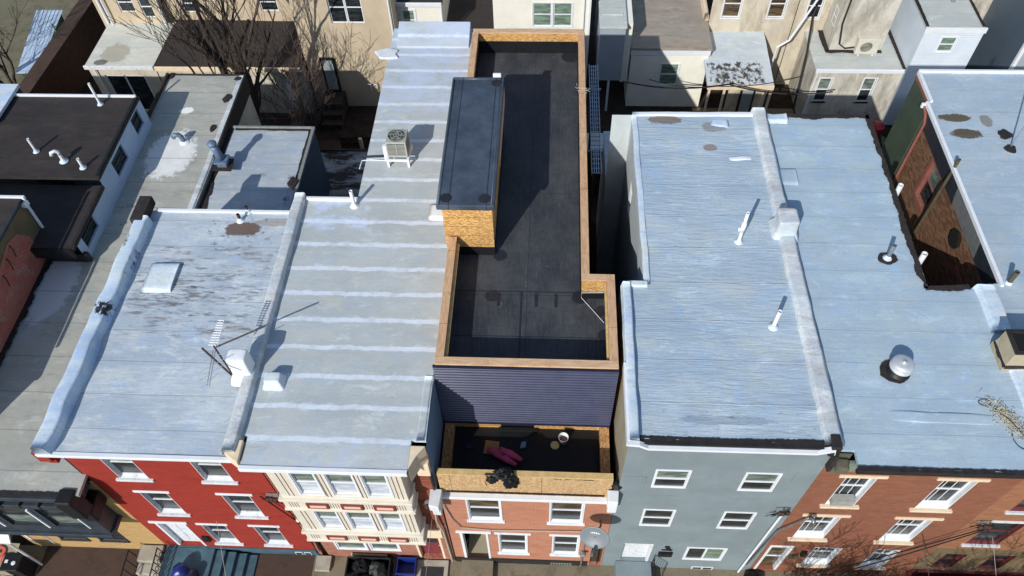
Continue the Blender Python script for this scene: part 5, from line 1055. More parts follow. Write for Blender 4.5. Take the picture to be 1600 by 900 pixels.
def garden():
    o = thing('garden_wall', 'long brown brick wall running away at the far left', 'wall', (-25, 31, 0))
    m = MB(); m.prism([(-25.6, 28.5), (-24.9, 28.5), (-24.3, 42), (-25.0, 42)], 0, 2.5); m.build('wall_body', 'brown_wall', o); m = MB(); m.prism([(-25.64, 28.5), (-24.86, 28.5), (-24.26, 42), (-25.04, 42)], 2.5, 2.56); m.build('coping', 'brown_paving', o, bevel=.01)
    o = thing('metal_sheet_roof', 'pale blue grey sheet roof of a lean-to beside the brown garden wall', 'shed roof', (-27, 31, 0))
    m = MB(); n = 14
    for i in range(n):
        a = i/n; b = (i+1)/n; z = 1.6+(.03 if i % 2 else 0)
        m.quad((-27.5+1.1*a, 31.6, 1.3), (-27.5+1.1*b, 31.6, 1.3), (-28.0+1.5*b, 36.2, z+.3), (-28.0+1.5*a, 36.2, z+.3))
    m.build('sheet', 'siding_blue', o); m = MB(); m.box(-27.4, -26.5, 31.8, 31.9, 0, 1.25); m.box(-27.8, -26.6, 35.9, 36.0, 0, 1.8); m.build('end_wall', 'green_tarp', o)
    o = thing('clothes_pole', 'thin pale pole standing beside the brown garden wall', 'pole', (-25.9, 34, 0)); m = MB(); m.tube([(-25.9, 34, 0), (-25.9, 34, 2.6)], .04, 8); m.build('pole', 'silver_pipe', o)
    m = MB(); m.box(-26.05, -25.75, 33.98, 34.02, 2.4, 2.46); m.build('crossbar', 'silver_pipe', o)
    o = thing('lean_to_roof', 'low flat grey shed roof in the alley between lumber wall and grey house', 'shed', (2.2, 25, 0))
    m = MB(); m.prism([(1.5, 24.8), (3.1, 24.8), (3.2, 25.8), (1.5, 25.8)], 2.9, 3.0); m.build('roof', 'light_roof', o, bevel=.01); m = MB(); m.box(1.6, 3.0, 24.9, 25.7, 0, 2.9); m.build('wall', 'old_wood', o)
    m = MB(); m.box(1.55, 3.15, 24.78, 24.84, 2.86, 3.04); m.build('fascia', 'white_dirty', o)
    o = thing('low_addition', 'narrow pale roofed addition against the alley side of the grey house', 'addition', (2.4, 22, 0))
    m = MB(); m.prism([(2.15, 20.0), (2.66, 20.0), (2.66, 23.4), (2.15, 23.4)], 5.2, 5.3); m.build('roof', 'silver_curb', o, bevel=.02); m = MB(); m.box(2.2, 2.66, 20.1, 23.3, 0, 5.2); m.build('wall', 'side_gray', o)
    # planks and debris
    for i, (x, y, a, l, lab) in enumerate(((-8.9, 26.2, .2, 2.0, 'pale plank leaning in the dark yard behind the red house'), (-10.2, 24.9, 1.1, 2.2, 'grey plank lying in the yard by the stained low roof'))):
        m = MB(); c, s_ = math.cos(a), math.sin(a); q = [(x, y), (x+c*l, y+s_*l), (x+c*l-s_*.15, y+s_*l+c*.15), (x-s_*.15, y+c*.15)]
        o = m.prism(q, .3, .35).build('plank', 'grey_wood', origin=(x, y, .3)); tag(o, lab, 'plank')
    m = MB(); m.prism([(-8.75, 26.4), (-8.6, 26.4), (-8.6, 26.5), (-8.75, 26.5)], 0, 1.9); tag(m.build('fence_post', 'beige_trim', origin=(-8.7, 26.45, 0)), 'pale post standing at the dark fence behind the red house', 'post')
    m = MB(); m.box(-12.0, -11.6, 28.2, 28.6, 0, .35); m.box(-11.98, -11.62, 28.22, 28.58, .35, .37); tag(m.build('storage_box', 'white_dirty', origin=(-11.8, 28.4, 0), bevel=.02), 'small white box on the brown patio near the back steps', 'box')
    m = MB(); m.lathe([(0, 0), (.25, 0), (.3, .5), (.27, .52), (0, .5)], (-7.8, 27.9, 0), 12); tag(m.build('plant_pot', 'white_dirty', origin=(-7.8, 27.9, 0), smooth=True), 'pale round pot beside the tall stucco house', 'pot')
    for (x, y, lab, mt) in ((15.6, 28.9, 'red plastic bin under the right window of the L roofed stucco house', 'red_bin'), (3.4, 27.6, 'dark red bin behind the grey house by the beige wing', 'dark_red')):
        m = MB(); m.lathe([(0, 0), (.26, 0), (.33, .8), (.35, .82), (.35, .86), (.1, .95), (0, .95)], (x, y, 0), 14); tag(m.build('rubbish_bin', mt, origin=(x, y, 0)), lab, 'bin')
    m = MB(); m.box(-.9, .9, -.6, .6, 0, .05); 
    o = MB(); 
    for i in range(14):
        for j in range(10):
            o.v.append(Vector((15.6+i*.12, 27.0+j*.14, .75+.25*noise.noise(Vector((i*.3, j*.3, 1)))-.02*i)))
    for i in range(13):
        for j in range(9): o.f.append([i*10+j, i*10+j+1, (i+1)*10+j+1, (i+1)*10+j]); o.mi.append(0)
    tag(o.build('tarpaulin', 'green_tarp', origin=(16.4, 27.6, 0), smooth=True), 'crumpled green tarp in the yard beside the green wall', 'tarp')
    o = thing('garden_shed', 'small dark shed with a white corrugated lid behind the orange brick house', 'shed', (17.3, 28.3, 0))
    m = MB(); m.box(16.8, 18.1, 27.6, 29.0, 0, 1.9); m.build('wall', 'grey_wood', o); m = MB()
    for i in range(16): m.box(16.7+i*.094, 16.75+i*.094, 27.5, 29.1, 1.9, 1.95)
    m.box(16.7, 18.2, 27.5, 29.1, 1.88, 1.93); m.build('roof', 'siding_white', o)
garden()

# ================================================================ trees
def branch_tree(name, label, base, h, spread, levels, mat, r0, lean=(0, 0), forks=3, ivy=False, seed=1, twig=.006, group=None, cut=1.0):
    rr = random.Random(seed); o = thing(name, label, 'tree', base, group); trunk = MB(); crown = MB(); B = Vector(base)
    def grow(p, d, L, r, lv):
        pts = [p.copy()]; rs = [r]; n = 6; q = p.copy(); dd = d.copy()
        for i in range(n):
            dd = (dd+Vector((rr.uniform(-1, 1), rr.uniform(-1, 1), rr.uniform(-.5, .9)))*.16).normalized(); q = q+dd*L/n; pts.append(q.copy()); rs.append(max(twig, r*(1-.55*(i+1)/n)))
        (trunk if lv >= levels-1 else crown).tube(pts, rs, 7 if lv > 1 else 4)
        if lv <= 0: return
        k = forks+(1 if lv < levels-1 else 0)
        for j in range(k):
            t = rr.uniform(.3, 1.0); i0 = min(n, max(1, int(t*n))); ax = Vector((rr.uniform(-1, 1), rr.uniform(-1, 1), rr.uniform(-.15, .75)))
            nd = (dd*(1-spread)+ax.normalized()*spread+Vector((0, 0, .12))).normalized(); grow(pts[i0], nd, L*rr.uniform(.5, .8), rs[i0]*.62, lv-1)
        grow(pts[-1], (dd+Vector((rr.uniform(-.3, .3), rr.uniform(-.3, .3), .1))).normalized(), L*.72, rs[-1]*.9, lv-1)
    if ivy:
        top = B+Vector((.05, 0, 1.5)); trunk.tube([B, B+Vector((.05, .02, .7)), top], [r0*1.5, r0*1.25, r0*1.2], 10)
        for (dx, dy, L, rr_) in ((-.36, -.05, 4.2, .62), (-.16, .15, 4.6, .75), (.04, -.1, 4.8, .8), (.2, .1, 4.2, .6), (-.6, .0, 3.6, .4), (.42, -.15, 2.6, .35)):
            grow(top, Vector((dx, dy, 1)).normalized(), L, r0*rr_, levels)
    for k in range(0 if ivy else (3 if r0 > .1 else 4)):
        a = k*2.1+seed; grow(B+Vector((.1*math.cos(a), .1*math.sin(a), 0)), Vector((lean[0]+.35*math.cos(a), lean[1]+.3*math.sin(a), 1)).normalized(), h*rr.uniform(.36, .46), r0*rr.uniform(.6, 1), levels)
    trunk.build('trunk', mat, o, smooth=True); crown.build('crown', mat, o, smooth=True)
    if ivy:
        m = MB()
        for i in range(1500):
            z = rr.uniform(.3, 4.6); a = rr.uniform(0, 6.28); rd = rr.uniform(.2, .5)*(1.2-z*.08); c = B+Vector((rd*math.cos(a)+lean[0]*z*.5, rd*math.sin(a)+lean[1]*z*.5, z)); s_ = rr.uniform(.04, .08)
            u = Vector((rr.uniform(-1, 1), rr.uniform(-1, 1), rr.uniform(-1, 1))).normalized(); v = u.orthogonal().normalized(); m.quad(c-u*s_, c-v*s_*.7, c+u*s_, c+v*s_*.7)
        m.build('ivy', 'ivy', o)
    return o
branch_tree('bare_tree', 'large bare tree with ivy on its forked trunk, rising behind the light grey roof', (-13.9, 27.4, 0), 11.5, .36, 4, 'bark', .33, (-.02, .02), 2, True, 5, .009)
branch_tree('bare_tree', 'smaller reddish bare tree with dense fine twigs in front of the tall stucco wall', (-11.9, 27.8, 0), 6.2, .6, 4, 'bark_red', .06, (.04, .02), 2, False, 11, .008)
branch_tree('bare_tree', 'bare tree with long thin drooping twigs at the top left corner', (-28.2, 31.6, 0), 9.0, .6, 3, 'bark', .13, (.12, .0), 3, False, 23, .010)

branch_tree('bare_tree', 'bare street tree below the orange brick house, mostly its twig shadows showing', (8.3, 3.7, 0), 6.4, .6, 4, 'bark', .1, (0, -.12), 3, False, 31, .010)
branch_tree('bare_tree', 'bare street tree in front of the tan brick house at the bottom right', (12.0, 3.6, 0), 6.6, .6, 4, 'bark', .1, (.05, -.12), 3, False, 41, .010)
# ================================================================ things on the roofs
def pipe(label, base, h, r, mat='pvc', cap=None, collar=None, lean=(0, 0), group='vent pipes on the roofs'):
    o = thing('vent_pipe', label, 'vent pipe', base, group); b = Vector(base); t = b+Vector((lean[0], lean[1], h))
    m = MB(); m.tube([b-Vector((0, 0, .02)), t], r, 14, caps=False); m.tube([t, b], r*.82, 14, caps=False); m.lathe([(r*.82, 0), (r, 0)], t, 14); m.build('pipe', mat, o, smooth=True)
    m = MB(); m.lathe([(r*1.0, .14), (r*1.5, .05), (r*2.6, .004)], b, 14); m.build('collar', collar or 'silver_curb', o, smooth=True)
    if cap == 'band': m = MB(); m.tube([b.lerp(t, .03)+Vector((0, 0, .05)), b.lerp(t, .03)+Vector((0, 0, .1))], r*1.15, 14); m.build('rubber_band', 'black_iron', o)
    if cap == 'tee': m = MB(); m.tube([b.lerp(t, .38), b.lerp(t, .66)], r*1.35, 14); m.tube([b.lerp(t, .45), b.lerp(t, .45)+Vector((-.13, -.02, .0))], r*1.1, 12); m.build('tee_fitting', 'pvc', o, smooth=True); m = MB(); m.tube([b+Vector((0, 0, .06)), b+Vector((0, 0, .11))], r*1.15, 14); m.build('rubber_band', 'black_iron', o)
    if cap == 'hook':
        m = MB(); m.tube([t, t+Vector((0, 0, .12)), t+Vector((-.06, -.05, .2)), t+Vector((-.16, -.12, .18)), t+Vector((-.18, -.14, .08))], r, 12); m.build('elbow', mat, o, smooth=True)
    return o
pipe('white vent pipe in the gap corner of the striped roof beside the rear edge', at(554, 322, 9.0), .66, .055, 'pvc', None, 'chim_white')
pipe('tall white vent pipe with a tee fitting on the wrinkled silver roof', at(1154, 378, 9.52), 1.22, .05, 'pvc', 'tee')
pipe('white vent pipe on the front part of the wrinkled silver roof', at(1208, 511, 9.52), .72, .055, 'pvc', 'band')
pipe('short blue grey flue pipe in a dark tar ring on the orange brick house roof', at(1386, 404, 9.37), .58, .06, 'silver_pipe', None, 'silver_curb')
m = MB(); c = at(1386, 404, 9.37); n = 18; m.prism([(c.x+.27*math.cos(k*6.283/n)*rnd.uniform(.9, 1.1), c.y+.2*math.sin(k*6.283/n)*rnd.uniform(.9, 1.1)) for k in range(n)], 9.36, 9.395)
tag(m.build('tar_ring', 'tar_brown', origin=c), 'round brown tar ring at the foot of the short blue grey flue', 'tar ring')
pipe('longest white vent pipe at the back edge of the dark roof', at(157, 163, 7.92), .95, .045)
pipe('white vent pipe standing leftmost on the dark roof', at(57, 237, 7.92), .6, .045)
pipe('white vent pipe with a curled hook top on the dark roof', at(100, 252, 7.92), .32, .06, 'pvc', 'hook')
pipe('short straight white vent pipe nearest the pale siding on the dark roof', at(130, 262, 7.92), .42, .05)
pipe('upper white pipe rising beside the dark edge of the orange brick house roof', (10.42, 16.55, 8.5), 1.05, .08, 'pvc')
pipe('lower white pipe rising beside the dark edge of the orange brick house roof', (10.42, 13.95, 8.5), 1.05, .08, 'pvc')
pipe('brown metal stub pipe at the corner where the right roof meets the alley', at(1574, 444, 9.3), .55, .07, 'olive_metal')
pipe('leaning rusty stub pipe at the back edge of the red house roof', at(388, 331, 8.75), .26, .05, 'rust')
pipe('short rusty pipe in the brown stain on the red house roof', at(376, 345, 8.72), .3, .05, 'rust')
o = thing('standpipe', 'long olive pipe running down the alley wall beside the faded red window', 'pipe', (12.3, 17.5, 7))
m = MB(); m.tube([(12.28, 17.45, 9.75), (12.3, 17.5, 6.2)], .05, 10, caps=False); m.build('pipe', 'olive_metal', o, smooth=True); m = MB(); m.box(12.26, 12.42, 17.42, 17.5, 9.2, 9.26); m.build('bracket', 'black_iron', o)

def vent_cap():
    c = at(1403, 580, 9.37); o = thing('dome_vent', 'round galvanised roof ventilator on a black collar on the orange brick house roof', 'roof vent', c)
    m = MB(); m.lathe([(.30, 0), (.29, .06), (.24, .08), (.22, .3)], c, 24); m.build('base', 'rubber_dark', o, smooth=True)
    m = MB(); m.lathe([(.2, .2), (.265, .2), (.285, .22), (.285, .26), (.27, .27), (.265, .38), (.25, .41), (.14, .445), (.04, .455), (.035, .475), (0, .48)], c, 28); m.build('cap', 'galv', o, smooth=True)
    m = MB(); n = 18; m.prism([(c.x-.1+.36*math.cos(k*6.283/n)*rnd.uniform(.92, 1.08), c.y-.02+.33*math.sin(k*6.283/n)*rnd.uniform(.92, 1.08)) for k in range(n)], 9.36, 9.40); m.build('tar_collar', 'tar_brown', o)
vent_cap()
def turbine():
    c = at(350, 258, 6.56); o = thing('chimney_flue', 'blue grey rusty square flue with a turned cap on the light grey roof', 'flue', c)
    m = MB(); m.box(c.x-.18, c.x+.18, c.y-.16, c.y+.18, 6.5, 6.8); m.box(c.x-.24, c.x+.24, c.y-.24, c.y+.24, 6.8, 6.88); m.build('base', 'blue_rust', o, bevel=.02)
    m = MB(); t = Vector((c.x-.1, c.y, 7.55)); m.tube([(c.x-.02, c.y, 6.85), (c.x-.05, c.y, 7.2), t], [.15, .13, .12], 14); m.build('pipe', 'blue_rust', o, smooth=True)
    m = MB(); m.lathe([(.12, -.05), (.16, 0), (.17, .08), (.12, .14), (0, .16)], t, 16); m.build('cap', 'blue_rust', o, smooth=True)
    m = MB(); m.prism([(c.x-.35, c.y-.3), (c.x+.35, c.y-.32), (c.x+.3, c.y+.3), (c.x-.3, c.y+.33)], 6.56, 6.6); m.build('tar_patch', 'tar_brown', o)
    c = at(288, 222, 6.56); o = thing('gooseneck_vent', 'bent blue grey gooseneck vent on the white patch of the light grey roof', 'vent', c)
    m = MB(); m.tube([c, c+Vector((-.02, 0, .25)), c+Vector((-.08, -.02, .38)), c+Vector((-.2, -.06, .4)), c+Vector((-.28, -.1, .3))], .09, 12); m.build('pipe', 'blue_rust', o, smooth=True); m = MB(); m.lathe([(.09, .08), (.2, .004)], c, 14); m.build('collar', 'chim_white', o, smooth=True)
turbine()
def chimney_box(label, x0, x1, y0, y1, z0, z1, mat, foot=.18, fmat=None, void=False):
    o = thing('chimney', label, 'chimney', ((x0+x1)/2, (y0+y1)/2, z0)); m = MB(); nz = 5; nx = 4
    def ring(z, e):
        P = []
        for (a, b) in (((x0-e, y0-e), (x1+e, y0-e)), ((x1+e, y0-e), (x1+e, y1+e)), ((x1+e, y1+e), (x0-e, y1+e)), ((x0-e, y1+e), (x0-e, y0-e))):
            for i in range(nx): t = i/nx; P.append(jit((a[0]+(b[0]-a[0])*t, a[1]+(b[1]-a[1])*t, z), .02, 3))
        return P
    zs = [(z0-.1, foot), (z0+.05, foot*.75), (min(z0+.16, z1-.12), foot*.2), (min(z0+.3, z1-.09), 0), ((min(z0+.3, z1-.09)+z1-.03)/2, 0), (z1-.03, 0), (z1, -.03)]; b = 0; k = 4*nx
    for z, e in zs: m.v += ring(z, e)
    for i in range(len(zs)-1):
        for j in range(k): m.f.append([i*k+j, i*k+(j+1) % k, (i+1)*k+(j+1) % k, (i+1)*k+j]); m.mi.append(0)
    m.f.append([(len(zs)-1)*k+j for j in range(k)]); m.mi.append(0); st = m.build('stack', mat, o, smooth=not void)
    if not void: sm_ = st.modifiers.new('soft', 'SUBSURF'); sm_.levels = 1; sm_.render_levels = 2
    if fmat: m = MB(); m.box(x0-.04, x1+.04, y0-.04, y1+.04, z0-.02, z0+.14); m.build('flashing', fmat, o, bevel=.03)
    if void:
        m = MB(); m.box(x0+.1, x1-.1, y0+.1, y1-.1, z1-.02, z1+.012); m.build('flue_shade', 'dark', o)  # dark slab on the closed top stands in for shade in the flue
        m = MB(); m.box(x0-.02, x1+.02, y0-.02, y0+.1, z1-.02, z1+.03); m.box(x0-.02, x1+.02, y1-.1, y1+.02, z1-.02, z1+.03); m.box(x0-.02, x0+.1, y0+.1, y1-.1, z1-.02, z1+.03); m.box(x1-.1, x1+.02, y0+.1, y1-.1, z1-.02, z1+.03); m.build('rim', 'black_tar', o, bevel=.02)
    return o
chimney_box('white coated chimney stump with an antenna, on the wall between the red and striped roofs', -8.02, -7.52, 9.78, 10.18, 8.95, 9.88, 'chim_white', .14)
chimney_box('low white coated block right of the antenna chimney', -7.15, -6.75, 9.55, 9.85, 8.98, 9.3, 'silver_curb', .12)
chimney_box('square coated chimney on the party wall between the wrinkled roof and the orange brick house', 6.42, 6.98, 14.45, 15.05, 9.5, 10.15, 'silver_curb_g', .12)
chimney_box('tan stone chimney with a dark open top at the right edge', 11.42, 12.45, 10.4, 11.1, 9.45, 10.1, 'stone', .05, 'black_tar', True)

def antenna():
    b = Vector((-8.15, 9.95, 9.0)); o = thing('tv_antenna', 'rusty television antenna strapped to the white chimney stump', 'antenna', b)
    m = MB(); m.tube([b, b+Vector((-.1, .08, 1.2))], .022, 8); m.build('mast', 'rust', o); c = b+Vector((-.08, .07, 1.0))
    m = MB(); m.tube([c+Vector((-.05, .1, 0)), c+Vector((1.15, .62, .22))], .022, 6); m.build('crossarm', 'black_iron', o)
    m = MB(); m.tube([c+Vector((-.35, .0, .1)), c+Vector((.4, -.5, -.35))], .03, 6); m.build('bracket_arm', 'rust', o)
    m = MB(); e = c+Vector((-.12, -.85, -.3)); m.tube([c+Vector((-.1, 0, 0)), e], .014, 6); m.tube([c+Vector((-.04, 0, 0)), e+Vector((.06, 0, 0))], .014, 6)
    for t in (.2, .45, .7, .95):
        q = c.lerp(e, t); m.tube([q+Vector((-.06, 0, 0)), q+Vector((.55*(1-t*.6), .25, .1))], .009, 5); m.tube([q+Vector((-.35*(1-t*.5), -.1, -.05)), q], .009, 5)
    m.build('boom', 'alu', o)
    m = MB(); f = c+Vector((-.1, .05, .1)); g = f+Vector((.05, .75, .1))
    for s_ in (0, .09): m.tube([f+Vector((s_, 0, 0)), g+Vector((s_, 0, 0))], .012, 5)
    for i in range(11):
        q = f.lerp(g, (i+.5)/11); w_ = .1-.005*i; m.tube([q+Vector((-w_, 0, .02)), q+Vector((w_+.05, 0, .02))], .012, 5)
    m.build('director_array', 'pvc', o)
antenna()
def condenser():
    b = Vector((-4.72, 17.95, 9.0)); o = thing('air_conditioner', 'beige condenser with round fan grille on a white stand on the striped roof', 'air conditioner', b)
    m = MB(); x0, x1, y0, y1 = b.x-.32, b.x+.32, b.y-.32, b.y+.32; z = 9.3
    for (x, y) in ((x0, y0-.05), (x1, y0-.05), (x0, y1+.05), (x1, y1+.05)): m.box(x-.035, x+.035, y-.035, y+.035, 8.99, z)
    for x in (x0, x1): m.box(x-.04, x+.04, y0-.12, y1+.12, z-.04, z+.03)
    for y in (y0-.08, y1+.05): m.box(x0-.04, x1+.04, y-.035, y+.035, z-.035, z+.028)
    m.build('stand', 'white', o, bevel=.006)
    m = MB(); m.box(x0, x1, y0, y1, z+.03, z+.09); m.box(x0, x1, y0, y1, z+.6, z+.66)
    for (x, y) in ((x0, y0), (x1-.05, y0), (x0, y1-.05), (x1-.05, y1-.05)): m.box(x, x+.05, y, y+.05, z+.09, z+.6)
    m.build('casing', 'ac_beige', o, bevel=.02)
    m = MB(); m.box(x0+.03, x1-.03, y0+.03, y1-.03, z+.09, z+.6); m.build('coil', 'ac_dark', o)
    m = MB()
    for i in range(9): zz = z+.12+i*.053; m.box(x0+.01, x1-.01, y0+.006, y0+.03, zz, zz+.012); m.box(x1-.03, x1-.006, y0+.01, y1-.01, zz, zz+.012); m.box(x0+.006, x0+.03, y0+.01, y1-.01, zz, zz+.012)
    m.box(b.x-.01, b.x+.01, y0+.002, y0+.006, z+.1, z+.59); m.build('louvre', 'ac_beige', o)
    c = Vector((b.x, b.y, z+.66)); m = MB(); m.lathe([(0, .003), (.27, .003)], c, 32); m.build('fan_well', 'ac_dark', o)
    m = MB()
    for k in range(5):
        a = k*1.2566; p = [c+Vector((math.cos(a+d)*r, math.sin(a+d)*r, .006+.012*q)) for r, d, q in ((.05, -.2, 0), (.23, -.1, 0), (.24, .55, 1), (.05, .5, 1))]; m.quad(*p)
    m.build('fan_blade', 'ac_fan', o)
    m = MB()
    for r in (.09, .18, .27):
        m.tube([c+Vector((r*math.cos(t*6.2832/32), r*math.sin(t*6.2832/32), .035)) for t in range(33)], .006, 4)
    for k in range(6): a = k*6.283/6; m.tube([c+Vector((0, 0, .035)), c+Vector((.28*math.cos(a), .28*math.sin(a), .03))], .004, 4)
    m.build('fan_grille', 'ac_beige', o)
    m = MB(); m.box(x0-.14, x0-.02, y0+.1, y0+.22, z-.25, z+.4); m.build('junction_box', 'white', o, bevel=.01)
    m = MB(); m.tube([(x0-.08, y0+.16, z), (x0-.15, y0+.14, 9.06), (x0-.6, y0+.2, 9.03), (x0-.9, y0+.15, 9.03), (x0-.92, y0-.2, 9.03)], .02, 6); m.build('cable', 'pvc', o)
    m = MB(); m.tube([(x0-.08, y0+.22, z+.1), (x0-.2, y0+.3, 9.1), (x0-.85, y0+.3, 9.05)], .035, 6); m.build('refrigerant_line', 'black_iron', o)
    # wall mounted condenser across the yards
    b = Vector((14.55, 31.1, 3.6)); o = thing('air_conditioner', 'beige mini split condenser on the wall above the L shaped low roof', 'air conditioner', b)
    m = MB(); m.box(b.x-.5, b.x+.5, b.y-.35, b.y, b.z-.1, b.z+.7); m.build('casing', 'unit_ivory', o, bevel=.03)
    m = MB(); m.lathe([(0, 0), (.27, 0)], (0, 0, 0), 24); m.v = [Vector((b.x-.08+v.x, b.y-.356, b.z+.3+v.y)) for v in m.v]; m.build('fan_well', 'ac_dark', o)
    m = MB()
    for r in (.05, .1, .15, .2, .25, .28): m.tube([(b.x-.08+r*math.cos(t*6.2832/24), b.y-.37, b.z+.3+r*math.sin(t*6.2832/24)) for t in range(25)], .008, 4)
    m.build('fan_grille', 'unit_ivory', o)
    m = MB(); m.box(b.x-.35, b.x-.3, b.y-.4, b.y+.3, b.z-.16, b.z-.1); m.box(b.x+.3, b.x+.35, b.y-.4, b.y+.3, b.z-.16, b.z-.1); m.build('bracket', 'white', o)
    m = MB(); m.tube([(b.x-.5, b.y-.1, b.z+.1), (b.x-.9, b.y-.05, b.z), (b.x-1.2, b.y, b.z+.2), (b.x-1.35, b.y+.1, b.z+1.2), (b.x-1.3, b.y+.2, b.z+2.5)], .04, 6); m.build('line_set', 'tar_brown', o)
condenser()
def wires_roof():
    rr = random.Random(3); c = at(1574, 655, 9.37); o = thing('wire_bundle', 'tangled heap of straw coloured wire near the right edge of the silver roof', 'wire tangle', c); m = MB()
    for i in range(420):
        p = c+Vector((rr.uniform(-.3, .35), 0, 0)); p = c+Vector((rr.gauss(0, .13)+.0, rr.gauss(0, .27), .02)); p.x -= (p.y-c.y)*.45
        d = Vector((rr.uniform(-1, 1), rr.uniform(-1, 1), rr.uniform(-.1, .5)))*.09; m.tube([p, p+d*.6+Vector((0, 0, .03)), p+d], .006, 4)
    tag(m.build('straw_wire', 'twig_mesh', o), None, None, kind='stuff'); m = MB(); q = []
    for t in range(22): a = t/21*6.283; q.append(c+Vector((-.42+.14*math.cos(a), .42+.09*math.sin(a), .03)))
    m.tube(q, .008, 5); m.tube([c+Vector((-.3, .36, .03)), c+Vector((-.12, .12, .05)), c+Vector((0.0, -.1, .1)), c+Vector((.2, -.4, .05)), c+Vector((.3, -.7, .03))], .008, 5)
    q = [c+Vector((.15+.2*math.cos(t*.3), -.5+.3*math.sin(t*.3), .03)) for t in range(21)]; m.tube(q, .008, 5); m.build('wire_loop', 'black_iron', o)
    # mast with guy on right roof
    c = Vector((14.25, 18.4, 9.36)); o = thing('antenna_mast', 'thin mast with splayed pink legs standing in black tar on the right roof', 'mast', c)
    m = MB(); m.tube([c, c+Vector((.15, .1, 3.2))], .025, 8); m.build('mast', 'alu', o); m = MB(); m.tube([c+Vector((.6, -.3, 0)), c+Vector((.12, .05, 1.7))], .018, 6); m.tube([c+Vector((.9, .5, 0)), c+Vector((.12, .05, 1.7))], .018, 6); m.build('guy_leg', 'coral', o)
    m = MB(); 
    for (x, y, a) in ((c.x, c.y+.55, .2), (c.x-.02, c.y-.1, .2)):
        n = 13; m.prism([(x+a*math.cos(k*6.283/n)*rnd.uniform(.6, 1.2), y+a*math.sin(k*6.283/n)*rnd.uniform(.6, 1.2)) for k in range(n)], 9.36, 9.42)
    m.each('tar_blob', 'black_tar', o)
wires_roof()
def ladder():
    o = thing('aluminium_plank', 'long aluminium scaffold plank held level beside the lumber parapet over the alley', 'scaffold plank', (1.5, 17.8, 8.6))
    m = MB(); 
    for x in (1.38, 1.68): m.box(x, x+.03, 17.75, 23.2, 8.55, 8.66)
    for x in (1.46, 1.53, 1.6): m.box(x, x+.03, 17.78, 23.17, 8.6, 8.64)
    m.build('rail', 'alu', o, bevel=.004); m = MB()
    for i in range(26): y = 17.8+i*.213; m.box(1.41, 1.68, y, y+.03, 8.57, 8.6)
    m.build('rung', 'alu', o)
    for y in (18.9, 22.0):
        p = thing('scaffold_pole', ['rear', 'front'][y < 20]+' upright pole carrying the aluminium plank in the alley', 'scaffold pole', (1.55, y, 0))
        m = MB(); m.box(1.5, 1.58, y-.04, y+.04, 0, 8.5); m.build('pole', 'old_wood', p); m = MB(); m.box(1.18, 1.8, y-.02, y+.02, 8.48, 8.54); m.build('bracket', 'alu', p)
    m = MB(); 
    for i in range(14): a = Vector((1.05+rnd.uniform(-.16, .2), 20.55+rnd.uniform(-.2, .2), 9.69)); m.tube([a, a+Vector((rnd.uniform(-.15, .15), rnd.uniform(-.15, .15), rnd.uniform(.01, .05)))], .006, 4)
    m.tube([(.93, 20.5, 9.69), (1.22, 20.52, 9.69), (1.22, 20.52, 9.4)], .008, 4); m.tube([(.93, 20.62, 9.69), (1.22, 20.62, 9.69), (1.22, 20.6, 9.3)], .008, 4)
    tag(m.build('rope', 'twig_mesh', origin=(1.07, 20.5, 9.69)), 'frayed rope tied over the right lumber parapet', 'rope')
ladder()
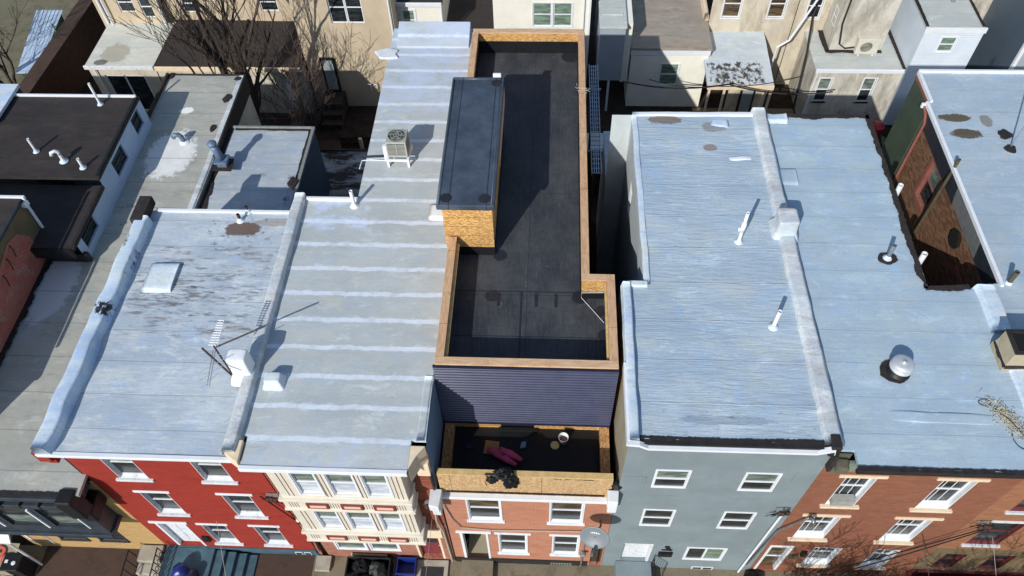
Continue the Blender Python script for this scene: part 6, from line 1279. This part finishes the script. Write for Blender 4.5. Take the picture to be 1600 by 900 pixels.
# terrace things
def terrace():
    Z = 6.13
    c = at(768, 699, Z); m = MB(); m.prism([(c.x-.22, c.y-.2), (c.x+.2, c.y-.22), (c.x+.22, c.y+.16), (c.x-.18, c.y+.2)], Z, Z+.05); o = m.build('cardboard_box', 'card', origin=(c.x, c.y, Z), bevel=.005); tag(o, 'flattened brown cardboard box on the black terrace', 'box')
    c = at(786, 716, Z+.15); o = thing('insulation_roll', 'bright pink rolls lying on the black terrace next to the cardboard box', 'roll', c)
    for i, (dx, dy) in enumerate(((-.14, .12), (.05, -.02), (.2, .1))):
        m = MB(); a = c+Vector((dx, dy, -.02+.05*i)); m.tube([a+Vector((-.3, .14, 0)), a+Vector((0, .0, .03)), a+Vector((.32, -.18, 0))], [.07, .1, .06], 12); m.build('roll', 'pink', o, smooth=True)
    m = MB(); m.tube([c+Vector((-.1, .05, .1)), c+Vector((.0, .03, .12)), c+Vector((.1, .1, .1))], .03, 6); m.build('strap', 'mark', o)
    c = at(880, 690, Z); o = thing('bucket', 'pale open bucket on the black terrace', 'bucket', c); m = MB(); m.lathe([(.0, 0), (.11, 0), (.14, .3), (.145, .3), (.13, .29), (.12, .1)], c, 20); m.build('pail', 'white_dirty', o, smooth=True); m = MB(); m.lathe([(0, .12), (.12, .12)], c, 20); m.build('contents', 'bucket_in', o)
    m = MB(); c = at(867, 696, Z); m.lathe([(0, .03), (.11, .03), (.125, .02), (.125, 0)], c, 20); tag(m.build('plastic_disc', 'yellow_lid', origin=c), 'round pale yellow lid beside the bucket on the terrace', 'lid')
    m = MB(); c = at(818, 697, Z); m.prism([(c.x-.1, c.y-.1), (c.x+.06, c.y-.06), (c.x+.08, c.y+.12), (c.x-.06, c.y+.1)], Z, Z+.08); tag(m.build('plastic_tub', 'lightblue', origin=c, bevel=.02), 'small pale blue tub in the middle of the black terrace', 'tub')
    m = MB(); c = at(734, 697, Z); m.prism([(c.x-.15, c.y-.08), (c.x+.12, c.y-.1), (c.x+.1, c.y+.1), (c.x-.1, c.y+.09)], Z, Z+.07); tag(m.build('tool_bag', 'blue_plastic_dk', origin=c, bevel=.02), 'dark blue bag left of the cardboard box on the terrace', 'bag')
    # jacket and gear over the parapet
    rr = random.Random(9); o = thing('rubbish_bag', 'shiny black bag and dark gear slumped over the OSB parapet', 'bag', (-.9, 8.1, 7.2)); m = MB(); n, k = 16, 12
    def blob(c, r, seed, name, mat):
        m = MB(); b = 0
        for i in range(n+1):
            th = math.pi*i/n
            for j in range(k*2):
                ph = math.pi*j/k; d = Vector((math.sin(th)*math.cos(ph), math.sin(th)*math.sin(ph), math.cos(th))); q = 1+.42*noise.noise(d*2.2+Vector((seed, 0, 0)))+.2*noise.noise(d*6+Vector((seed, 3, 0)))
                m.v.append(Vector((c[0]+d.x*r[0]*q, c[1]+d.y*r[1]*q, c[2]+d.z*r[2]*q)))
        for i in range(n):
            for j in range(k*2): m.f.append([i*2*k+j, i*2*k+(j+1) % (2*k), (i+1)*2*k+(j+1) % (2*k), (i+1)*2*k+j]); m.mi.append(0)
        return m.build(name, mat, o)
    blob((-.82, 8.04, 7.0), (.2, .14, .36), 4, 'bag', 'bag'); blob((-1.0, 8.12, 7.28), (.26, .16, .12), 7, 'gear', 'bag'); blob((-1.3, 8.02, 7.12), (.14, .08, .17), 12, 'gear', 'rubber_dark')
    m = MB(); m.tube([(-1.45, 8.05, 7.28), (-1.5, 7.98, 7.05), (-1.46, 7.97, 6.85)], .025, 6); m.build('orange_strap', 'card', o)
    m = MB(); m.tube([(-1.1, 8.15, 7.3), (-.9, 8.0, 7.3), (-.8, 7.95, 7.15), (-.9, 7.95, 7.0)], .02, 6); m.tube([(-1.5, 8.1, 7.26), (-1.2, 8.05, 7.3), (-1.0, 7.95, 7.2)], .02, 6); m.build('strap', 'black_iron', o)
terrace()
# ================================================================ front of the houses
def dish():
    c = Vector((1.42, 7.1, 5.45)) ; c = aty(930, 838, 7.35); o = thing('satellite_dish', 'grey oval satellite dish with pale lettering on a wall arm of the salmon brick house', 'satellite dish', (1.6, 8.0, c.z-.5))
    nrm = Vector((-.25, -.75, .62)).normalized(); u = Vector((1, 0, 0)); u = (u-nrm*u.dot(nrm)).normalized(); v = nrm.cross(u)
    m = MB(); N_, K = 7, 32
    for i in range(N_+1):
        r = i/N_
        for j in range(K): a = 2*math.pi*j/K; m.v.append(c+u*(.42*r*math.cos(a))+v*(.34*r*math.sin(a))+nrm*(.07*r*r))
    for i in range(N_):
        for j in range(K): m.f.append([i*K+j, i*K+(j+1) % K, (i+1)*K+(j+1) % K, (i+1)*K+j]); m.mi.append(0)
    d = m.build('reflector', 'dish', o, smooth=True); s = d.modifiers.new('solid', 'SOLIDIFY'); s.thickness = .015
    m = MB()
    for i, x in enumerate([-.2, -.14, -.08, -.02, .04, .1, .16]):
        q = c+u*x+v*(-.12 if v.z < 0 else .12)+nrm*.03; m.quad(q-u*.022-v*.025, q+u*.022-v*.025, q+u*.022+v*.025, q-u*.022+v*.025)
    m.build('lettering', 'dish_mark', d)
    m = MB(); m.tube([c-nrm*.02, c-nrm*.2, Vector((1.72, 7.85, c.z-.55)), Vector((1.72, 8.02, c.z-.6))], .03, 8); m.build('mounting_arm', 'silver_pipe', o)
    m = MB(); e = c+nrm*.45-v*(.3 if v.z > 0 else -.3); m.tube([c-v*(.3 if v.z > 0 else -.3), e], .015, 6); m.box(e.x-.04, e.x+.04, e.y-.04, e.y+.04, e.z-.04, e.z+.04); m.build('feed_arm', 'silver_pipe', o)
    o = thing('electric_meter', 'round electric meter on its conduit beside the side door of the salmon brick house', 'meter', (1.35, 7.98, 1.5))
    m = MB(); m.lathe([(0, 0), (.1, 0), (.11, .08), (0, .12)], (0, 0, 0), 14); m.v = [Vector((1.35+v.x, 7.94-v.z, 1.6+v.y)) for v in m.v]; m.build('meter_face', 'metal_box', o)
    m = MB(); m.tube([(1.35, 7.98, 1.5), (1.34, 7.98, .15)], .03, 8); m.tube([(1.35, 7.98, 1.7), (1.37, 7.98, 3.0)], .02, 8); m.build('conduit', 'silver_pipe', o)
dish()
def cable(name, label, pts, r, mat, sag=0, g=None):
    P = [Vector(p) for p in pts]; q = []
    for a, b in zip(P, P[1:]):
        for i in range(10): t = i/10; v = a.lerp(b, t); v.z -= sag*4*t*(1-t); q.append(v)
    q.append(P[-1]); m = MB(); m.tube(q, r, 5); return tag(m.build(name, mat, origin=P[0]), label, 'cable', g)
cable('wall_cable', 'thin tan cable looping across the salmon brick wall between its two floors', [(-2.75, 7.99, 5.2), (-2.6, 7.99, 4.1), (-2.4, 7.99, 3.45), (-1.5, 7.99, 3.3), (1.3, 7.99, 3.45)], .022, 'wire_tan')
cable('wall_cable', 'thick pale service cable dropping from the insulators past the maroon door', [(-3.0, 7.95, 5.4), (-3.05, 7.9, 4.2), (-2.95, 7.95, 3.2), (-2.92, 7.98, .2)], .035, 'wire_tan')
cable('wall_cable', 'black cable running down the seam between the red and the bay house', [(-7.9, 7.95, 5.6), (-7.2, 7.95, 3.2), (-7.4, 7.95, .6)], .02, 'wire_black')
cable('service_wire', 'black wire crossing the yards behind the grey house', [(3.2, 27.8, 4.2), (8.0, 28.4, 3.6), (12.6, 28.2, 3.4)], .035, 'wire_black', .3)
cable('service_wire', 'second thinner wire crossing the yards toward the porch roof', [(4.4, 28.2, 4.0), (7.6, 29.0, 3.0), (11.5, 29.5, 3.2)], .02, 'wire_black', .2)
cable('service_wire', 'wire hanging from the red house to the street, left one', [(-9.2, 7.4, 5.0), (-8.8, 5.5, 3.4), (-8.0, 0, 6.2)], .006, 'wire_tan', .0)
cable('service_wire', 'wire hanging toward the street before the maroon door', [(-3.05, 7.6, 5.2), (-3.0, 5.0, 5.6), (-2.8, -2, 7)], .006, 'wire_tan')
cable('service_wire', 'long double wire slanting down the orange brick wall', [(12.1, 7.85, 5.2), (9.5, 7.9, 1.2)], .018, 'wire_black', .1)
cable('service_wire', 'lower wire beside the long double wire on the orange brick wall', [(12.15, 7.85, 5.05), (9.8, 7.9, .9)], .018, 'wire_black', .12)
cable('service_wire', 'right hand wire dropping from the rusty wall bracket to the street', [(12.25, 7.6, 5.2), (12.3, 5.6, 4.2), (12.5, 0, 6)], .006, 'wire_tan')
cable('service_wire', 'curly thin wire dropping from the middle of the orange brick wall', [(10.8, 7.8, 4.3), (11.0, 6.6, 3.6), (11.4, 4, 3.5)], .012, 'wire_black')
def insul():
    for (x, z, lab) in ((-7.55, 5.65, 'dark ceramic insulator rack between the red house and the cream bay'), (-3.1, 5.5, 'tangle of service insulators and red leads left of the salmon brick house'), (6.55, 5.8, 'insulators and wires at the right edge of the grey stuccoed wall'), (12.1, 5.3, 'rusty wire bracket on the tan brick wall by the upper windows'), (-7.1, 4.0, 'small beige meter head left of the lower bay windows')):
        o = thing('service_bracket', lab, 'wire bracket', (x, 7.98, z)); m = MB(); rr = random.Random(int(x*10))
        for i in range(3): m.lathe([(0, -.05), (.05, -.05), (.035, 0), (.06, .04), (0, .07)], (x+i*.1-.1, 7.86, z+rr.uniform(-.06, .06)), 9)
        m.build('insulator', 'rust' if x != -7.1 else 'beige_trim', o); m = MB()
        for i in range(9):
            a = Vector((x+rr.uniform(-.12, .12), 7.88, z)); m.tube([a, a+Vector((rr.uniform(-.2, .2), rr.uniform(-.1, .08), rr.uniform(-.15, .15))), a+Vector((rr.uniform(-.3, .3), rr.uniform(0, .1), rr.uniform(-.6, -.1)))], .01, 5)
        m.build('lead', 'dark_red' if abs(x+3.1) < .1 else 'black_iron', o)
        m = MB(); m.box(x-.18, x+.18, 7.92, 8.02, z-.04, z+.02); m.build('rack', 'metal_box', o)
    o = thing('conduit_mast', 'grey service mast bending up the seam between the grey and orange houses', 'conduit', (7.0, 7.98, 4)); m = MB(); m.tube([(7.35, 7.9, 5.5), (7.25, 7.92, 5.1), (6.8, 7.95, 4.2), (6.6, 7.96, 1.0)], .026, 8); m.tube([(7.35, 7.9, 5.5), (7.38, 7.75, 5.62), (7.4, 7.68, 5.5)], .06, 8); m.build('conduit', 'silver_pipe', o, smooth=True)
insul()
def railing(label, pts, h, n, z=.66, twist=True):
    o = thing('iron_railing', label, 'railing', pts[0]); a, b = Vector(pts[0]), Vector(pts[1]); m = MB(); up = Vector((0, 0, h))
    m.tube([a+up, b+up], .022, 6); m.tube([a+Vector((0, 0, .08)), b+Vector((0, 0, .08))], .014, 6); m.each('handrail', 'black_iron', o); m = MB()
    for i in range(n+1):
        p = a.lerp(b, i/n); m.tube([p, p+up], .017, 5)
        if twist and i < n:
            q = a.lerp(b, (i+.5)/n); r_ = .07; u = (b-a).normalized(); m.tube([q+Vector((0, 0, h*.5))+u*(r_*math.cos(t*.785))+Vector((0, 0, r_*1.8*math.sin(t*.785))) for t in range(9)], .014, 4)
    m.build('baluster', 'black_iron', o)
railing('scrolled black iron railing on the pale steps left of the teal stoop', [(-12.52, 7.75, .5), (-12.5, 6.2, .4)], .75, 7)
railing('thin black railing before the yellow brick house', [(-13.55, 7.7, .1), (-13.5, 6.2, .1)], .95, 5, twist=False)
def street():
    o = thing('stone_steps', 'pale worn stone steps between the yellow brick house and the teal stoop', 'steps', (-13, 7, 0)); m = MB(); m.box(-13.35, -12.56, 7.45, 8.0, .1, .75); m.box(-13.35, -12.56, 7.1, 7.45, .1, .52); m.box(-13.35, -12.56, 6.7, 7.1, .1, .3); m.build('step', 'concrete_pale', o, bevel=.03)
    o = thing('rubbish_bag', 'bright blue plastic sack standing on the teal stoop', 'bag', (-11.6, 7.0, .66)); m = MB()
    m.lathe([(0, .0), (.2, 0), (.27, .12), (.27, .3), (.2, .42), (.08, .48), (0, .47)], (-11.7, 7.1, .66), 14); m.v = [jit(v, .09, 5) for v in m.v]; m.build('sack', 'blue_plastic', o, smooth=True); m = MB(); m.lathe([(0, 0), (.2, 0), (.24, .15), (.15, .32), (0, .34)], (-11.32, 7.0, .66), 12); m.build('sack', 'blue_plastic_dk', o, smooth=True)
    # open dustbin
    rr = random.Random(4); o = thing('rubbish_bin', 'open black bin stuffed with black bags before the cream bay house', 'bin', (-5.7, 7.2, .1)); m = MB(); m.box(-6.35, -4.9, 6.5, 7.85, .1, .16)
    for b in ((-6.35, -6.3, 6.5, 7.85), (-4.95, -4.9, 6.5, 7.85), (-6.3, -4.95, 6.5, 6.55), (-6.3, -4.95, 7.8, 7.85)): m.box(*b, .16, .75)
    m.build('bin_body', 'black_iron', o, bevel=.01)
    for i in range(9):
        c = Vector((rr.uniform(-6.1, -5.2), rr.uniform(6.8, 7.6), .55)); m = MB(); n = 12
        for a in range(9):
            th = math.pi*a/8
            for j in range(n): ph = 2*math.pi*j/n; d = Vector((math.sin(th)*math.cos(ph), math.sin(th)*math.sin(ph), math.cos(th))); m.v.append(c+d*.3*(1+.5*noise.noise(d*3+Vector((i*3, 0, 0)))))
        for a in range(8):
            for j in range(n): m.f.append([a*n+j, a*n+(j+1) % n, (a+1)*n+(j+1) % n, (a+1)*n+j]); m.mi.append(0)
        m.build('bag', 'bag' if i < 8 else 'ac_dark', o)
    o = thing('recycling_bin', 'empty blue recycling tub by the brick wall right of the open black bin', 'bin', (-4.4, 7.7, .1)); m = MB()
    x0, x1, y0, y1 = -4.72, -4.1, 7.4, 7.92
    for b in ((x0, x1, y0, y0+.03), (x0, x1, y1-.03, y1), (x0, x0+.03, y0+.03, y1-.03), (x1-.03, x1, y0+.03, y1-.03)): m.box(*b, .13, .55)
    m.box(x0, x1, y0, y1, .1, .13); m.box(x0-.03, x1+.03, y0-.03, y0, .5, .55); m.box(x0-.03, x1+.03, y1, y1+.03, .5, .55); m.build('tub', 'blue_plastic', o, bevel=.008)
    o = MB().box(-3.95, -3.2, 7.15, 7.75, .205, .225).build('door_mat', 'rubber_mat', origin=(-3.6, 7.4, .2), bevel=.004); tag(o, 'dark rectangular door mat on the step below the maroon door', 'door mat')
    m = MB(); m.box(-4.1, -3.05, 6.8, 8.0, .1, .2); tag(m.build('door_step', 'concrete_pale', origin=(-3.5, 7.4, .1), bevel=.015), 'pale concrete step below the maroon door', 'step')
    m = MB(); m.box(-7.5, -7.0, 7.5, 8.0, .1, .25); tag(m.build('door_step', 'concrete_pale', origin=(-7.2, 7.8, .1), bevel=.015), 'small white slab at the corner of the bay house', 'step')
    m = MB(); m.box(-2.6, -1.55, 7.2, 8.0, .1, .35); tag(m.build('door_step', 'concrete', origin=(-2.1, 7.6, .1), bevel=.015), 'worn concrete step at the open door of the salmon brick house', 'step')
    # far left corner
    o = thing('awning', 'white awning at the bottom left corner above the patterned cloth', 'awning', (-18, 7.7, 2.4)); m = MB(); m.add([(-18.6, 8.0, 3.0), (-16.85, 8.0, 2.9), (-16.6, 7.35, 2.5), (-18.6, 7.35, 2.6), (-18.6, 8.0, 2.9), (-16.85, 8.0, 2.8), (-16.6, 7.35, 2.4), (-18.6, 7.35, 2.5)], [(0, 1, 2, 3), (7, 6, 5, 4), (3, 2, 6, 7), (1, 5, 6, 2)]); m.build('canopy', 'white', o)
    m = MB(); m.tube([(-16.8, 7.4, 2.5), (-16.85, 7.4, .1)], .04, 6); m.build('post', 'white', o)
    m = MB(); m.box(-17.45, -16.95, 6.9, 7.4, .1, 1.15); m.box(-17.5, -16.9, 6.85, 7.45, 1.15, 1.22); o = thing('rubbish_bin', 'tall black wheeled bin at the bottom left beside the awning', 'bin', (-17.2, 7.1, .1)); m.build('bin_body', 'black_iron', o, bevel=.03); m = MB(); m.lathe([(0, 0), (.07, 0), (.07, .02), (0, .03)], (-17.1, 7.1, 1.22), 10); m.box(-17.4, -17.3, 7.1, 7.2, 1.22, 1.24); m.build('sticker', 'white', o)
    o = thing('patterned_cloth', 'cloth with coral rings hung at the bottom left corner', 'cloth', (-18, 7.2, .6)); m = MB(); m.quad((-18.8, 7.9, .75), (-17.5, 7.9, .7), (-17.5, 6.9, .6), (-18.8, 6.9, .65)); m.build('cloth', 'stone', o); m = MB()
    for (x, y, r) in ((-18.1, 7.55, .24), (-17.72, 7.35, .17), (-18.3, 7.1, .2)):
        z = .76; n = 24
        for k in range(n):
            a, b = k*6.2832/n, (k+1)*6.2832/n; m.quad((x+r*math.cos(a), y+r*math.sin(a), z), (x+r*math.cos(b), y+r*math.sin(b), z), (x+r*.65*math.cos(b), y+r*.65*math.sin(b), z), (x+r*.65*math.cos(a), y+r*.65*math.sin(a), z))
        m.lathe([(0, 0), (r*.3, 0)], (x, y, z), 12)
    m.build('ring', 'coral', o)
    m = MB(); m.lathe([(.2, 0), (.24, .5), (.22, .5), (.18, .1), (0, .1)], (-17.55, 6.75, .1), 18); tag(m.build('planter', 'concrete_pale', origin=(-17.55, 6.75, .1), smooth=True), 'round hollow planter below the patterned cloth', 'planter')
    m = MB()
    rr = random.Random(8)
    for i in range(120):
        a = Vector((rr.uniform(8.0, 11.2), rr.uniform(7.5, 7.95), rr.uniform(.1, .5))); m.tube([a, a+Vector((rr.uniform(-.3, .3), rr.uniform(-.2, .1), rr.uniform(.3, 1.1)))], .012, 4)
    tag(m.build('bare_bush', 'bark', origin=(9.6, 7.7, .1)), 'thin bare twigs along the foot of the orange brick wall', 'bush')
    o = thing('front_wall', 'low dark red wall at the bottom right before the tan brick house', 'wall', (13, 7.5, 0)); m = MB(); m.box(11.9, 17, 7.45, 7.6, .1, .8); m.build('wall_body', 'dark_red', o); m = MB(); m.box(11.85, 17, 7.4, 7.65, .8, .86); m.build('coping', 'dark_red', o, bevel=.01)
    m = MB(); c = (6.9, 7.6, .1); m.lathe([(0, 0), (.3, 0), (.32, .3), (.2, .42), (0, .4)], c, 16); tag(m.build('rubbish_bag', 'bag', origin=c, smooth=True), 'black sack at the corner between the grey and orange houses', 'bag')
street()
